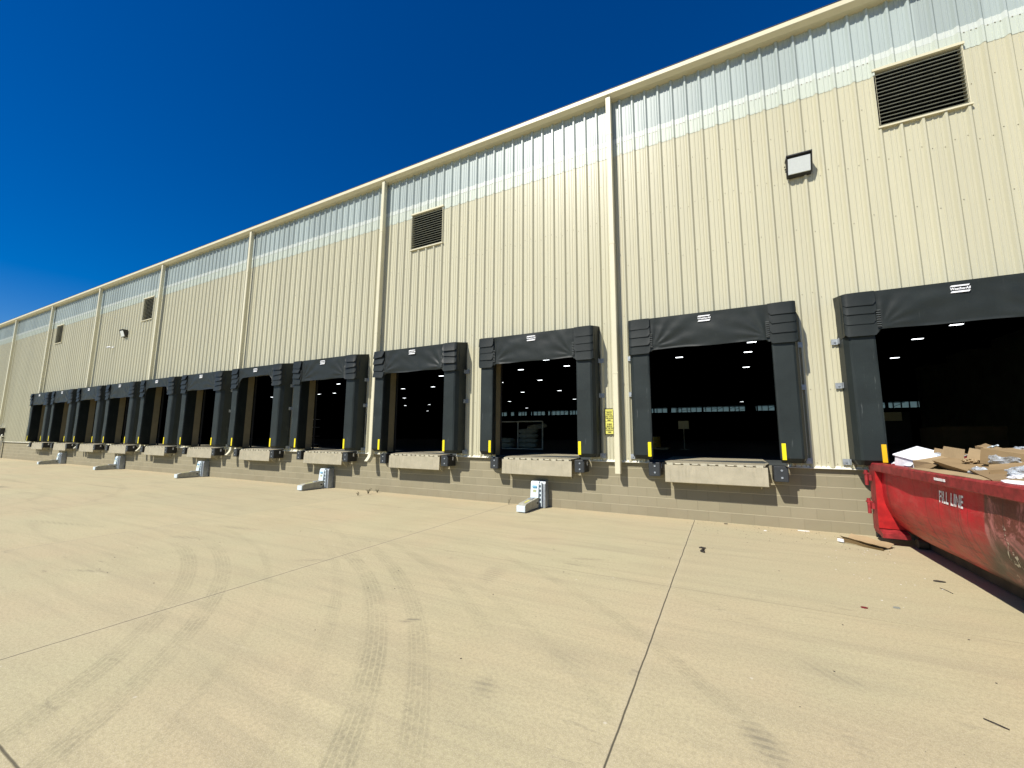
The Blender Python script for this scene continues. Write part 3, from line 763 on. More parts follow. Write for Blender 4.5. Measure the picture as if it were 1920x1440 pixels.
# ------------------------------------------------------------ dock levelers and bumpers
def leveler():
    t=empty('dock_leveler',(0,0,0))
    # deck plate from inside to the lip hinge
    mb=MB().add([(-.93,-.27,1.235),(.93,-.27,1.235),(1.02,.10,1.262),(1.02,1.9,1.285),(-1.02,1.9,1.285),(-1.02,.10,1.262)],[(0,1,2,3,4,5)])
    mb.add([(-.93,-.27,1.215),(.93,-.27,1.215),(1.02,.10,1.242),(1.02,1.9,1.25),(-1.02,1.9,1.25),(-1.02,.10,1.242)],[(5,4,3,2,1,0)])
    mb.add([(-.93,-.27,1.235),(.93,-.27,1.235),(.93,-.27,1.215),(-.93,-.27,1.215)],[(0,3,2,1)])
    mb.add([(.93,-.27,1.235),(1.02,.10,1.262),(1.02,.10,1.242),(.93,-.27,1.215)],[(0,3,2,1)]); mb.add([(-.93,-.27,1.235),(-1.02,.10,1.262),(-1.02,.10,1.242),(-.93,-.27,1.215)],[(0,1,2,3)])
    mb.build('deck',M['plate'],t)
    mb=MB(); n=11
    for k in range(n):
        x0=-.93+k*1.86/n
        mb.tube([(x0+.004,-.285,1.212),(x0+1.86/n-.05,-.285,1.212)],.016,8)
        if k%2==0: mb.box(x0+.01,-.30,1.19,x0+.13,-.273,1.238)
    mb.build('hinge',M['plateside'],t)
    mb=MB().prism([(-.282,1.195),(-.312,1.19),(-.325,.825),(-.312,.815),(-.298,.825),(-.285,1.15)],.965,'x',-.965); mb.build('lip',M['plate'],t)
    # lip keepers and side frames
    for s in(-1,1):
        mb=MB().prism([(.028,1.21),(-.25,1.21),(-.22,1.05),(-.10,.80),(.028,.74)],s*.865,'x',s*.845); mb.build('side_gusset',M['plateside'],t)
    MB().box(-.84,-.05,.83,.84,.028,1.20).build('front_beam',M['plateside'],t)
    return t
lv=leveler()
for i,c in enumerate(DOORS):
    o=lv if i==0 else copy_tree(lv); o.location=(c,0,0)
    tag(o,'beige steel dock leveler with hanging lip under the %s doorway'%ORD[i],'dock leveler','dock levelers under the doorways')
def bumper():
    t=empty('dock_bumper',(0,0,0))
    mb=MB(); n=14
    for k in range(n):
        y=-.37+k*.385/n; d=.0015*(k%2); mb.bbox(-.112+d,y+.001,.935+d,.112-d,y+.385/n-.001,1.235-d,.004)
    mb=MB().bbox(-.115,-.37,.935,.115,.028,1.235,.012)
    mb.build('rubber_block',M['bumper'],t)
    mb=MB()
    for z in(1.015,1.155): mb.tube([(.01,-.3705,z),(.01,-.382,z)],.020,10)
    mb.build('bolt',M['galv'],t)
    for s in (-1,1):
        MB().box(s*.117-.006,-.355,.95,s*.117+.006,.0,1.22).build('steel_plate',M['dark'],t)
    MB().box(.124,-.16,1.10,.127,-.11,1.20).build('sticker',M['labelw'],t)
    return t
bp=bumper(); first=True
for i,c in enumerate(DOORS):
    for s in(-1,1):
        o=bp if first else copy_tree(bp); first=False
        o.location=(c+s*1.18,0,0)
        tag(o,'black rubber dock bumper at the %s end of the %s dock leveler'%('left' if s<0 else 'right',ORD[i]),'bumper','rubber bumpers beside the dock levelers')

# ------------------------------------------------------------ vehicle restraints
def restraint():
    t=empty('vehicle_restraint',(0,0,0))
    mb=MB().prism([(.02,.01),(-.20,.01),(-.20,.60),(-.17,.665),(.02,.665)],.18,'x',.02); 
    mb.prism([(.02,.01),(-.14,.01),(-.14,.60),(.02,.655)],.02,'x',-.18)
    mb.build('housing',M['galv'],t)
    mb=MB().prism([(-.145,.24),(-.30,.26),(-.265,.60),(-.235,.655),(-.145,.668)],.03,'x',-.185); mb.build('front_cover',M['white'],t)
    mb=MB()
    for k in range(5): mb.box(.034,-.245,.13+k*.11,.085,-.2,.175+k*.11)
    mb.box(.085,-.25,.03,.10,-.2,.64); mb.build('ladder_rail',M['white'],t)
    MB().box(-.125,-.2960,.505,-.02,-.2875,.548).build('badge',M['blue'],t)
    mb=MB()
    for k in range(5): mb.box(-.113+k*.018,-.298,.522-.004*(k%2),-.101+k*.018,-.2955,.533)
    mb.build('badge_lettering',M['white'],t)
    mb=MB()
    for k in range(4): mb.box(-.12,-.2965+.0015*k,.45-k*.018,-.03,-.2915+.0015*k,.455-k*.018)
    mb.build('notice_lines',M['signy'],t)
    mb=MB().prism([(-.21,.02),(-1.02,.015),(-1.03,.17),(-.95,.20),(-.55,.235),(-.21,.27)],.02,'x',-.185); mb.build('hook_arm',M['galvrail'],t)
    mb=MB().bbox(-.195,-1.07,.02,.03,-1.031,.165,.008); mb.build('end_cap',M['white'],t)
    mb=MB().add([(-.10,-.86,.213),(-.05,-.86,.213),(-.05,-.60,.236),(-.10,-.60,.236)],[(0,1,2,3)]).add([(-.10,-.86,.209),(-.05,-.86,.209),(-.05,-.60,.232),(-.10,-.60,.232)],[(3,2,1,0)]); mb.build('yellow_strip',M['signy'],t)
    MB().box(.0215,-.36,.12,.026,-.30,.155).build('slot_shade',M['blackin'],t)  # flat black plate on the arm, painted shade of a recess
    MB().box(-.16,-.52,.245,-.04,-.30,.262).build('hook_top',M['galv'],t)
    return t
rp=restraint()
for i,(x,lb) in enumerate([(-36.05,'leftmost'),(-28.15,'second from the left'),(-20.15,'third from the left'),(-12.28,'fourth from the left'),(-4.27,'rightmost')]):
    o=rp if i==0 else copy_tree(rp); o.location=(x,0,.0)
    tag(o,'white and grey truck wheel restraint with low arm on the yard, %s'%lb+(', blue badge readable' if i==4 else ''),'vehicle restraint','truck restraints at the foot of the wall')
    if i==4: o['label']='nearest truck restraint, white cover with blue badge, below the third doorway from the right'

# ------------------------------------------------------------ yellow sign beside downspout
t=empty('warning_sign',(-2.47,-.036,1.84),0,'narrow yellow sign with black capitals mounted left of the downspout between two doorways','sign')
MB().bbox(-.10,-.006,0,.10,0,.64,.002).build('plate',M['signy'],t)
mb=MB().box(-.10,-.009,0,.10,-.0065,.02).box(-.10,-.009,.62,.10,-.0065,.64).box(-.10,-.009,.02,-.088,-.0065,.62).box(-.088,-.0085,.325,.10,-.0065,.330).box(-.088,-.0085,.575,.10,-.0065,.580)
mb.build('black_border',M['ink'],t)
for k,tx in enumerate(['CALK IN','FOR PUL','OUT WITH','THE DOOR','ONLY','','W REAR','LEAVE IN','OF THE TRU','WOOD IN','YARD']):
    if tx: text_mesh(tx,.045,M['ink'],'lettering',t,Matrix.Translation((.006,-.0075,.545-k*.0485))@FRONT,.001,'CENTER',.76,0,.0022)

# electrical box at the far left
t=empty('electrical_box',(-48.45,-.034,1.5),0,'dark electrical box with pale conduit on the wall at the far left','electrical box')
MB().bbox(-.28,-.24,.0,.28,0,.72,.015).build('cabinet',M['dark'],t)
MB().bbox(-.36,-.30,.74,.36,0,.80,.01).bbox(-.5,-.05,.82,-.36,-.005,1.1,.01).build('rain_hood',M['flash'],t)
MB().tube([(.40,-.12,.25),(.45,-.16,.15),(.43,-.18,-.05),(.34,-.14,-.12)],.035,8).tube([(.34,-.1,.10),(.62,-.1,.12)],.03,8).build('conduit_bend',M['flash'],t)
MB().bbox(.02,-.16,-1.5,.22,-.02,-.02,.01).build('conduit',M['flash'],t)
t=MB().tube([(-10.60,-.045,2.50),(-10.605,-.045,2.3),(-10.62,-.045,2.1),(-10.61,-.045,1.95),(-10.60,-.045,1.82)],.012,6).build('wall_cable',M['cable'])
tag(t,'short black cable stub hanging on the wall left of the sixth downspout','cable')
t.parent=None

# ------------------------------------------------------------ dumpster
D=empty('dumpster',(2.3,-.4,0),0,'red roll-off dumpster with rusty curved side, heaped with cardboard waste','dumpster')
prof=[(.095,1.235),(.082,1.0),(.080,.82),(.10,.66),(.155,.50),(.25,.34),(.37,.225),(.50,.172)]     # left side going down, local x
LY0,LY1=-.22,-6.75
wd=2.45
outer=prof+[(wd-p[0],p[1]) for p in prof[::-1]]
inner=[(p[0]+.03,p[1]) for p in prof[:-1]]+[(.52,.22),(wd-.52,.22)]+[(wd-p[0]-.03,p[1]) for p in prof[:-1][::-1]]
mb=MB(); N=46
def dent(x,y,z,s): 
    return noise.noise(Vector((y*.9,z*1.8,s)))*.030*(1 if z<1.15 else .3)+noise.noise(Vector((y*3.1,z*4,s+4)))*.006
# smoother profile
def densify(P,k=3):
    o=[]
    for a,b in zip(P,P[1:]):
        for j in range(k): o.append((a[0]+(b[0]-a[0])*j/k,a[1]+(b[1]-a[1])*j/k))
    return o+[P[-1]]
OU=densify(outer,3); n=len(OU)
vs=[]
for j in range(N):
    y=LY0+(LY1-LY0)*j/(N-1)
    for (x,z) in OU:
        vs.append((x+dent(x,y,z,1 if x<1.2 else 9),y,z))
mb.add(vs,[(j*n+k,j*n+k+1,(j+1)*n+k+1,(j+1)*n+k) for j in range(N-1) for k in range(n-1)],True)
m_=len(inner); vi=[(x,y,z) for y in (LY0,LY1) for (x,z) in inner]
mb.add(vi,[(k,k+1,m_+k+1,m_+k) for k in range(m_-1)])
mb.build('tub',M['red'],D,fix=False)
# end walls
mb=MB().prism(outer,LY1-.05,'y',LY1+.0).prism(outer,LY0,'y',LY0+.04); mb.build('end_wall',M['reddark'],D)
# top rim, box tube
mb=MB(); z0,z1=1.225,1.355
mb.prism([(-.0,z0),(.02,z0-.012),(.08,z0-.012),(.094,z0),(.175,z0+.012),(.175,z1-.02),(.155,z1),(.02,z1),(0,z1-.02)],LY1-.05,'y',.10)
mb.prism([(wd-.175,z0),(wd,z0),(wd,z1-.02),(wd-.02,z1),(wd-.155,z1),(wd-.175,z1-.02)],LY1-.05,'y',.10)
mb.box(.176,LY1-.05,z0,wd-.176,LY1+.06,z1); mb.box(.176,.0,z0+.02,wd-.176,.10,z1-.01)
mb.build('top_rim',M['reddark'],D)
MB().grid(8,2,lambda u,v:(-.004-.002*math.sin(u*9),-2.53-.29*u,1.268+.032*v+.0*u),thick=(.003,0,0)).build('reflector_strip',M['stencil'],D)
# tailgate frame: post, gusset plate, hinges
for s in (0,1):
    X=(lambda x:x) if s==0 else (lambda x:wd-x)
    gp=[(X(p[0]+.006),p[1]) for p in prof]
    mb=MB().prism([(X(0.0),1.223),(X(-.02),.26),(X(.33),.255)]+[(X(p[0]+.004),p[1]) for p in prof[::-1] if .27<p[1]],-.215,'y',-.195)
    mb.build('gusset_plate',M['redplain'],D)
    mb=MB().prism([(X(-.02),.20),(X(.06),.20),(X(.06),1.222),(X(0),1.222)],.08,'y',-.1945)
    mb.build('end_post',M['reddark'],D)
    for z in (1.09,.60):
        mb=MB().box(X(-.05) if s==0 else wd,-.06,z-.05,X(-.0101) if s==0 else wd+.05,.03,z+.05)
        mb.tube([(X(-.075),-.02,z-.13),(X(-.075),-.02,z+.13)],.028,10); mb.box(min(X(-.11),X(-.03)),-.05,z+.06,max(X(-.11),X(-.03)),.02,z+.085)
        mb.build('hinge',M['reddark'],D)
mb=MB().box(.06,.0,.25,wd-.06,.085,1.24); mb.build('tailgate',M['reddark'],D)
for a_,b_ in ((-.015,.34),(wd+.015,wd-.34)):
    MB().prism([(-.20,.245),(-.36,.20),(-.36,.125),(-.30,.115),(-.22,.15),(.05,.16),(.05,.245)],b_,'x',a_).build('corner_foot',M['reddark'],D)
mb=MB()
for s in(0,1):
    x=.60 if s==0 else wd-.60
    mb.prism([(x-.05,.01),(x+.05,.01),(x+.05,.172),(x-.05,.172)],LY1,'y',.02)
mb.build('skid_rail',M['skid'],D)
for s in(0,1):
    x=.47 if s==0 else wd-.47
    for y in(-.35,-3.9):
        mb=MB().tube([(x-.06,y,.085),(x+.06,y,.085)],.08,16); mb.build('wheel',M['skid'],D)
mb=MB()
for k in range(12): mb.box(.651,LY0-.3-k*.53,.10,wd-.651,LY0-.38-k*.53,.172)
mb.build('cross_members',M['skid'],D)
MB().box(.44,-3.78,.12,.50,-3.62,.19).tube([(.42,-3.7,.16),(.48,-3.62,.17)],.018,6).build('hook_bracket',M['reddark'],D)
# stencilled lettering laid on the curved side
tm=text_mesh('FILL LINE',.215,None,None,None,Matrix.Identity(4),.0,'CENTER',.66,0,.004,1.05)
def xs_side(z):
    for a,b in zip(prof,prof[1:]):
        if b[1]<=z<=a[1]: return a[0]+(b[0]-a[0])*(z-a[1])/(b[1]-a[1])
    return prof[0][0]
mb=MB(); vs=[]
for v in tm.v:
    y=-2.65-v[0]; z=1.048+v[1]*.95; x=xs_side(z)+dent(0,y,z,1)-.006
    vs.append((x,y,z))
mb.add(vs,tm.f); 
# cut stencil bridges by breaking letters with the worn paint material
mb.build('fill_line_lettering',M['stencil'],D,fix=False)
# wire hanging under the side
for pts,lb in (([(2.66,-4.12,.17),(2.60,-4.20,.10),(2.57,-4.45,.03),(2.56,-4.75,.008),(2.60,-4.95,.006)],'thin pale wire trailing from under the dumpster side, the longer strand'),([(2.66,-4.16,.16),(2.68,-4.4,.11),(2.66,-4.62,.02)],'thin pale wire under the dumpster, the shorter upper strand')):
    tag(MB().tube(pts,.004,5).build('loose_wire',M['galv']),lb,'wire')

# ------------------------------------------------------------ waste in the dumpster
GW='waste heaped in the red dumpster'
def hull(x0,x1,y0,y1): pass
heap=MB().grid(40,90,lambda u,v:(2.52+2.0*u,-.55-6.3*v,1.18+.16*math.sin(PI*u)+.16*noise.cell(Vector((u*5+v*3,v*17-u*2,2)))*(1 if .05<u<.95 else 0)+.05*noise.noise(Vector((u*30,v*90,5)))),thick=(0,0,-.05),smooth=False).build('waste_heap',M['card3'])
tag(heap,'low jumble of brown packaging waste filling the dumpster beneath the boxes','waste',GW,'stuff')
def carton(p,rot,size,mat,label,name='cardboard_box',flaps=0,thick=.006,open_top=False,seed=1,cat='box'):
    """p: centre, rot: euler degrees"""
    L,Wd,H=size; m=Matrix.Translation(p)@(Matrix.Rotation(R(rot[2]),4,'Z')@Matrix.Rotation(R(rot[1]),4,'Y')@Matrix.Rotation(R(rot[0]),4,'X'))
    t=empty(name,p,0,label,cat,GW); t.rotation_euler=m.to_euler()
    rg=random.Random(seed); nx,ny,nz_=14,6,4
    bm=bmesh.new(); bmesh.ops.create_cube(bm,size=1)
    bmesh.ops.subdivide_edges(bm,edges=bm.edges[:],cuts=4,use_grid_fill=True)
    for v in bm.verts:
        q=Vector((v.co.x*L,v.co.y*Wd,v.co.z*H)); d=noise.noise(q*3+Vector((seed*5,0,0)))*min(.02,H*.18)
        v.co=q+Vector((d*.5,d,d))
    mb=MB().bm(bm); mb.build('body',mat,t)
    for k in range(flaps):
        s=1 if k%2==0 else -1; a=R(rg.uniform(10,70)); fl=min(Wd,.22)*.7
        if k<2:
            dx,dz=math.cos(a)*fl,math.sin(a)*fl
            MB().add([(s*L/2,-Wd/2,H/2),(s*L/2,Wd/2,H/2),(s*(L/2+dx),Wd/2-.02,H/2+dz),(s*(L/2+dx),-Wd/2+.02,H/2+dz),(s*L/2,-Wd/2,H/2-thick),(s*L/2,Wd/2,H/2-thick),(s*(L/2+dx),Wd/2-.02,H/2+dz-thick),(s*(L/2+dx),-Wd/2+.02,H/2+dz-thick)],[(0,1,2,3),(7,6,5,4),(0,4,5,1),(1,5,6,2),(2,6,7,3),(3,7,4,0)]).build('flap',mat,t)
        else:
            dy,dz=math.cos(a)*fl,math.sin(a)*fl
            MB().add([(-L/2,s*Wd/2,H/2),(L/2,s*Wd/2,H/2),(L/2-.02,s*(Wd/2+dy),H/2+dz),(-L/2+.02,s*(Wd/2+dy),H/2+dz),(-L/2,s*Wd/2,H/2-thick),(L/2,s*Wd/2,H/2-thick),(L/2-.02,s*(Wd/2+dy),H/2+dz-thick),(-L/2+.02,s*(Wd/2+dy),H/2+dz-thick)],[(0,1,2,3),(7,6,5,4),(0,4,5,1),(1,5,6,2),(2,6,7,3),(3,7,4,0)]).build('flap',mat,t)
    return t
def sheet(pts,mat,label,name='cardboard_sheet',cat='cardboard',bend=.03,seed=1,th=.006,group=GW,inset=0):
    """4 corner points, gently bent sheet"""
    a,b,c,d=[Vector(p) for p in pts]
    def F(u,v):
        p=(a*(1-u)+b*u)*(1-v)+(d*(1-u)+c*u)*v
        return p+Vector((0,0,bend*math.sin(PI*u)*math.sin(PI*v)+bend*.8*noise.noise(Vector((u*3,v*3,seed)))))
    return tag(MB().grid(12,8,F,thick=(inset,0,-th)).build(name,mat),label,cat,group)
# left to right as seen
wb=empty('foam_box',(2.78,-1.10,1.41),0,'white foam box with a raised corner at the left end of the heap','foam box',GW)
wb.rotation_euler=(R(16),R(-14),R(38))
MB().bbox(-.25,-.22,-.11,.25,.22,.11,.015).build('body',M['cardw'],wb)
MB().bbox(-.27,-.24,.111,.27,.24,.135,.010).build('lid',M['cardw'],wb)
sheet([(2.47,-.85,1.36),(2.56,-1.35,1.36),(2.75,-1.15,1.50),(2.70,-.80,1.46)],M['cardw'],'crumpled white card leaning left of the white foam box','white_card','card',.05,3)
carton((2.76,-1.72,1.375),(6,-10,12),(.36,.42,.20),M['card2'],'opened cardboard carton right of the white foam box',flaps=1,seed=2)
sheet([(2.52,-1.60,1.345),(2.50,-2.12,1.345),(2.66,-2.10,1.445),(2.70,-1.62,1.475)],M['card3'],'upright flap of cardboard just inside the rim beside the white foam box',bend=.015,seed=22)
sheet([(2.60,-2.02,1.475),(2.50,-3.34,1.395),(2.84,-3.05,1.465),(2.98,-1.45,1.515)],M['card'],'long flat brown carton lying across the front of the heap','flat_carton','box',.008,3,.085,GW,.07)
sheet([(2.95,-1.1,1.46),(2.95,-2.5,1.43),(3.45,-2.3,1.50),(3.40,-.7,1.49)],M['card'],'wide brown cardboard sheet behind the long flat carton',bend=.03,seed=5)
sheet([(2.50,-3.24,1.43),(2.38,-4.00,1.365),(2.62,-4.10,1.40),(2.76,-3.05,1.455)],M['card3'],'long dull carton with a film-wrapped end lying near the rim','flat_carton','box',.008,6,.10,GW,.06)
sheet([(2.50,-3.72,1.395),(2.30,-4.62,1.315),(2.42,-4.70,1.33),(2.62,-3.82,1.41)],M['cardw'],'thin white board lying over the dumpster rim','white_board','board',.006,7,.014)
sheet([(2.34,-2.0,1.362),(2.33,-3.95,1.362),(2.60,-3.95,1.362),(2.60,-1.95,1.365)],M['card2'],'long low strip of cardboard lying along the rim',bend=.02,seed=8)
carton((2.72,-4.25,1.40),(14,-8,-74),(.95,.38,.10),M['card2'],'brown carton resting at the right edge of the visible heap',seed=9,flaps=1)
sheet([(2.85,-2.6,1.47),(2.75,-3.7,1.43),(3.2,-3.9,1.50),(3.25,-2.5,1.53)],M['card'],'flat brown sheet under the crumpled clear film',bend=.04,seed=10)
sheet([(3.02,-2.12,1.68),(3.03,-2.66,1.61),(3.32,-2.28,1.61),(3.33,-1.60,1.72)],M['card'],'tilted brown panel sticking up highest from the heap',bend=.01,seed=11,th=.03)
sheet([(3.01,-2.13,1.69),(3.02,-2.30,1.67),(3.04,-2.30,1.56),(3.02,-2.12,1.54)],M['card3'],'bent side strip hanging off the highest brown panel',bend=.01,seed=12,th=.02)
for k,(dx,lb) in enumerate(((0,'pale long rail leaning on the heap, the front one of two'),(.05,'pale long rail leaning on the heap, the rear one of two'))):
    tag(MB().tube([(3.08+dx,-1.60,1.525+dx*.3),(3.1+dx,-2.32,1.685+dx*.3)],.011,6).build('plastic_rail',M['white']),lb,'rail',GW)
sheet([(3.0,-1.4,1.48),(2.95,-1.85,1.47),(3.12,-1.8,1.53),(3.15,-1.4,1.52)],M['litred'],'small red printed packaging scrap in the middle of the heap','packaging_scrap','scrap',.02,13)
sheet([(2.98,-1.9,1.47),(2.93,-2.5,1.50),(3.12,-2.5,1.56),(3.15,-1.9,1.52)],M['card2'],'pale folded cardboard piece beside the red scrap',bend=.03,seed=14)
carton((3.10,-3.25,1.54),(0,6,-70),(.80,.50,.17),M['card'],'brown carton at the back right of the heap',seed=15,flaps=1)
carton((3.30,-3.9,1.50),(6,4,-60),(.9,.5,.2),M['card2'],'pale carton far back near the right frame edge',seed=16)
carton((3.75,-2.0,1.42),(5,8,30),(.9,.6,.25),M['card3'],'dull carton deep at the back of the dumpster',seed=17)
carton((4.1,-4.4,1.38),(-5,8,80),(.9,.6,.25),M['card'],'brown carton against the far dumpster side',seed=18)
carton((3.2,-5.3,1.36),(5,-4,15),(.8,.6,.25),M['card2'],'pale carton at the near end of the dumpster',seed=19,flaps=2)
for k,(c_,ro,sz,mt,lb) in enumerate([((3.35,-1.05,1.46),(10,12,40),(.7,.5,.14),'card3','dull brown carton at the far left back of the heap'),
 ((3.15,-2.75,1.50),(-8,10,-50),(.75,.45,.13),'card2','pale brown carton just behind the crumpled clear film'),
 ((2.86,-3.62,1.45),(9,-8,-25),(.62,.40,.12),'card','brown carton between the large clear film and the rim'),
 ((3.55,-3.0,1.52),(5,-12,15),(.8,.5,.2),'card','large brown carton behind the crumpled foil'),
 ((2.95,-4.75,1.42),(-6,9,-80),(.8,.42,.12),'card3','dull flattened carton beyond the right frame edge side of the heap')]):
    carton(c_,ro,sz,M[mt],lb,seed=30+k,flaps=k%2)
sheet([(2.88,-2.2,1.50),(2.80,-3.1,1.47),(3.15,-3.2,1.56),(3.2,-2.1,1.58)],M['card2'],'creased cardboard sheet below the highest panel',bend=.04,seed=41)
sheet([(2.62,-3.5,1.43),(2.55,-4.3,1.38),(2.85,-4.4,1.46),(2.9,-3.5,1.50)],M['card'],'creased cardboard sheet behind the dull carton',bend=.04,seed=42)
def film(c,r,label,seed,mat=None,name='plastic_film',cat='plastic'):
    bm=bmesh.new(); bmesh.ops.create_icosphere(bm,subdivisions=4,radius=1)
    for v in bm.verts:
        d=v.co.normalized(); k=1+.45*noise.noise(d*2.1+Vector((seed,0,0)))+.22*abs(noise.noise(d*6+Vector((0,seed,0))))
        v.co=Vector((d.x*r[0],d.y*r[1],d.z*r[2]))*k
    o=MB().bm(bm).build(name,mat or M['film']); o.location=c
    return tag(o,label,cat,GW)
film((3.02,-1.15,1.50),(.12,.20,.07),'clear plastic bag right behind the white foam box',3)
film((2.88,-3.10,1.53),(.13,.30,.07),'large crumpled clear film with bluish shading on the heap',5)
film((3.10,-2.88,1.66),(.05,.08,.03),'small crumpled foil on top of the back carton',7)
film((2.58,-3.28,1.41),(.07,.09,.045),'clear film wrapped round the end of the dull carton',9)
film((2.60,-3.98,1.45),(.08,.16,.05),'clear film over the carton at the right edge',11)
film((2.56,-4.05,1.40),(.06,.14,.03),'crumpled white paper next to the thin white board',13,M['cardw'],'crumpled_paper','paper')
film((2.76,-2.62,1.50),(.06,.10,.035),'torn brown paper wad on the long flat carton',15,M['card2'],'paper_wad','paper')
film((3.0,-1.5,1.515),(.04,.06,.025),'tiny dark foil scrap beside the clear bag',17,M['litgrey'],'foil_scrap','scrap')

# ------------------------------------------------------------ things lying in the yard
t=empty('flattened_box',(2.02,-.88,0),R(-38),'torn brown cardboard tray with white label lying by the dumpster foot','cardboard')
mb=MB().grid(14,6,lambda u,v:(-.30+.60*u,-.16+.36*v,.012+.10*abs(v-.5)*2*(1-.5*u)+.02*noise.noise(Vector((u*4,v*4,1)))),thick=(0,0,.006))
mb.build('tray',M['card2'],t)
MB().grid(8,4,lambda u,v:(-.32+.64*u,-.165-.04*v,.006+.075*v*(1-.5*u)+.012*math.sin(6*u)),thick=(0,.006,0)).build('side_flap',M['card'],t)
MB().box(-.31,-.212,.02,-.22,-.190,.07).build('paper_label',M['labelw'],t)
def scrap(x,y,pts,mat,label,name='litter_scrap',h=.012,cat='litter'):
    mb=MB().prism(pts,h,'z',.002); o=mb.build(name,mat); o.location=(x,y,0); return tag(o,label,cat)
rz=random.Random(4)
def blob(r,n=7,e=1.6): return [(r*e*math.cos(2*PI*i/n)*rz.uniform(.6,1.1),r*math.sin(2*PI*i/n)*rz.uniform(.6,1.1)) for i in range(n)]
tag(MB().tube([(-.43,-2.42,.012),(-.40,-2.45,.015),(-.39,-2.55,.02),(-.42,-2.66,.015),(-.37,-2.70,.012)],.016,6).tube([(-.46,-2.43,.01),(-.36,-2.43,.012)],.011,6).build('twisted_strap',M['rubberlit']),'twisted black strap scrap on the concrete just right of the slab joint','litter')
scrap(1.22,-4.2,blob(.022),M['litred'],'small dark red scrap on the open concrete left of the dumpster')
scrap(1.52,-4.04,blob(.024),M['litgrey'],'small grey scrap on the concrete right of the red one')
scrap(2.30,-2.72,blob(.028,7,2.4),M['rubberlit'],'black leaf-like scrap near the dumpster shadow')
scrap(1.26,-.10,[(-.09,-.015),(.02,-.03),(.10,-.01),(.09,.02),(-.08,.015)],M['paper'],'white paper strip at the wall foot',cat='paper')
scrap(-.07,-.10,blob(.03,7,1.6),M['rubberlit'],'dark oval scrap at the wall foot below the second doorway from the right')
tag(MB().tube([(1.37,-6.05,.006),(1.41,-6.09,.010),(1.455,-6.12,.006)],.0035,5).build('twig',M['rubberlit']),'thin dark twig on the concrete at the lower right','twig')
tag(MB().tube([(2.2,-3.02,.005),(2.23,-3.1,.006),(2.25,-3.2,.005)],.003,5).build('wire_scrap',M['rubberlit']),'thin dark wire scrap near the dumpster shadow','litter')
scrap(.60,-.45,[(-.02,-.02),(.03,-.01),(.01,.04)],M['paper'],'small white chip near the wall foot, right of the slab joint',cat='paper')
mb=MB()
for k in range(420):
    if k<260: x=rz.uniform(-.8,2.3); y=-abs(rz.gauss(0,.9))-.05
    else: x=rz.uniform(-9,2.2); y=rz.uniform(-7.5,-.05)
    r=rz.choice([.003,.004,.006,.009]); n=5; a0=rz.uniform(0,6)
    vs=[(x+r*math.cos(a0+2*PI*i/n)*rz.uniform(.6,1.3),y+r*math.sin(a0+2*PI*i/n),.001) for i in range(n)]+[(x,y,r*.7)]
    mb.add(vs,[(i,(i+1)%n,n) for i in range(n)])
tag(mb.build('grit',M['rubberlit']),'fine dark grit and crumbs scattered on the concrete','grit',kind='stuff')
mb=MB()
for k in range(46):
    x=rz.uniform(1.2,2.3); y=-rz.uniform(.05,4.2); r=rz.choice([.004,.006,.008]); n=5; a0=rz.uniform(0,6)
    mb.add([(x+r*1.6*math.cos(a0+2*PI*i/n)*rz.uniform(.6,1.3),y+r*math.sin(a0+2*PI*i/n),.001) for i in range(n)]+[(x,y,r*.4)],[(i,(i+1)%n,n) for i in range(n)])
tag(mb.build('paper_crumbs',M['paper']),'tiny white paper crumbs near the dumpster','litter',kind='stuff')
def weed(x,y,h,label,seed,n=9):
    rg=random.Random(seed); mb=MB()
    for k in range(n):
        a=rg.uniform(0,6.28); l=h*rg.uniform(.4,1); lean=rg.uniform(.1,.7)
        p=[(0,0,0),(math.cos(a)*l*lean*.4,math.sin(a)*l*lean*.4,l*.55),(math.cos(a)*l*lean,math.sin(a)*l*lean,l)]
        mb.tube(p,.003,4,radii=[.004,.003,.0015])
        for j in range(5):
            q=Vector(p[1]).lerp(Vector(p[2]),rg.random()); s=.012+rg.random()*.014; b=rg.uniform(0,6.28)
            mb.add([q,q+Vector((math.cos(b)*s,math.sin(b)*s,s*.5)),q+Vector((math.cos(b+.6)*s*1.4,math.sin(b+.6)*s*1.4,s*.2))],[(0,1,2)])
    o=mb.build('weed',M['weed'],fix=False); o.location=(x,y,0); tag(o,label,'weed','weeds in the slab joints')
weed(-9.84,-.55,.20,'larger dry weed sprouting in the slab joint left of the fourth restraint gap'.replace(' left of the fourth restraint gap',' below the fourth doorway'),1,12)
weed(-9.83,-.95,.12,'small dry weed, nearer one of the pair in the left slab joint',2,8)
weed(-9.83,-.18,.14,'small dry weed right at the wall foot of the left slab joint',3,7)
weed(-5.17,-.12,.26,'thin upright dry weed at the wall left of the nearest restraint',4,3)

# ------------------------------------------------------------ inside the warehouse
LT=[(-3.2,28.88,10,0),(2.23,24.98,10,0),(2.16,28.89,10,0),(2.36,37.2,10,0),(3.45,81.54,10,0),
 (-14.45,24.86,9,0),(-19.04,28.89,9,0),(-13.8,28.78,9,0),(-20.38,37.15,9,0),(-25.95,37.02,9,0),(-28.43,48.75,9,0),(-22.26,49.05,9,0),(-24.67,63.4,9,0),(-38.28,62.99,9,0),(-42.93,80.97,9,0),
 (13.4,25.09,11,0),(12.78,28.96,11,0),(13.85,37.27,11,0),
 (-29.62,28.91,8,0),(-37.25,37.02,8,0),(-42.88,36.97,8,0),(-53.07,48.57,8,0),(-58.61,62.84,8,0),(-65.61,62.82,8,0),(-73.52,80.69,8,0),
 (-47.3,28.9,7,0),(-58,37,7,0),(-62,37.1,7,0),(-56,28.9,6,0),(-68,37,6,0),(-75,37,6,0)]
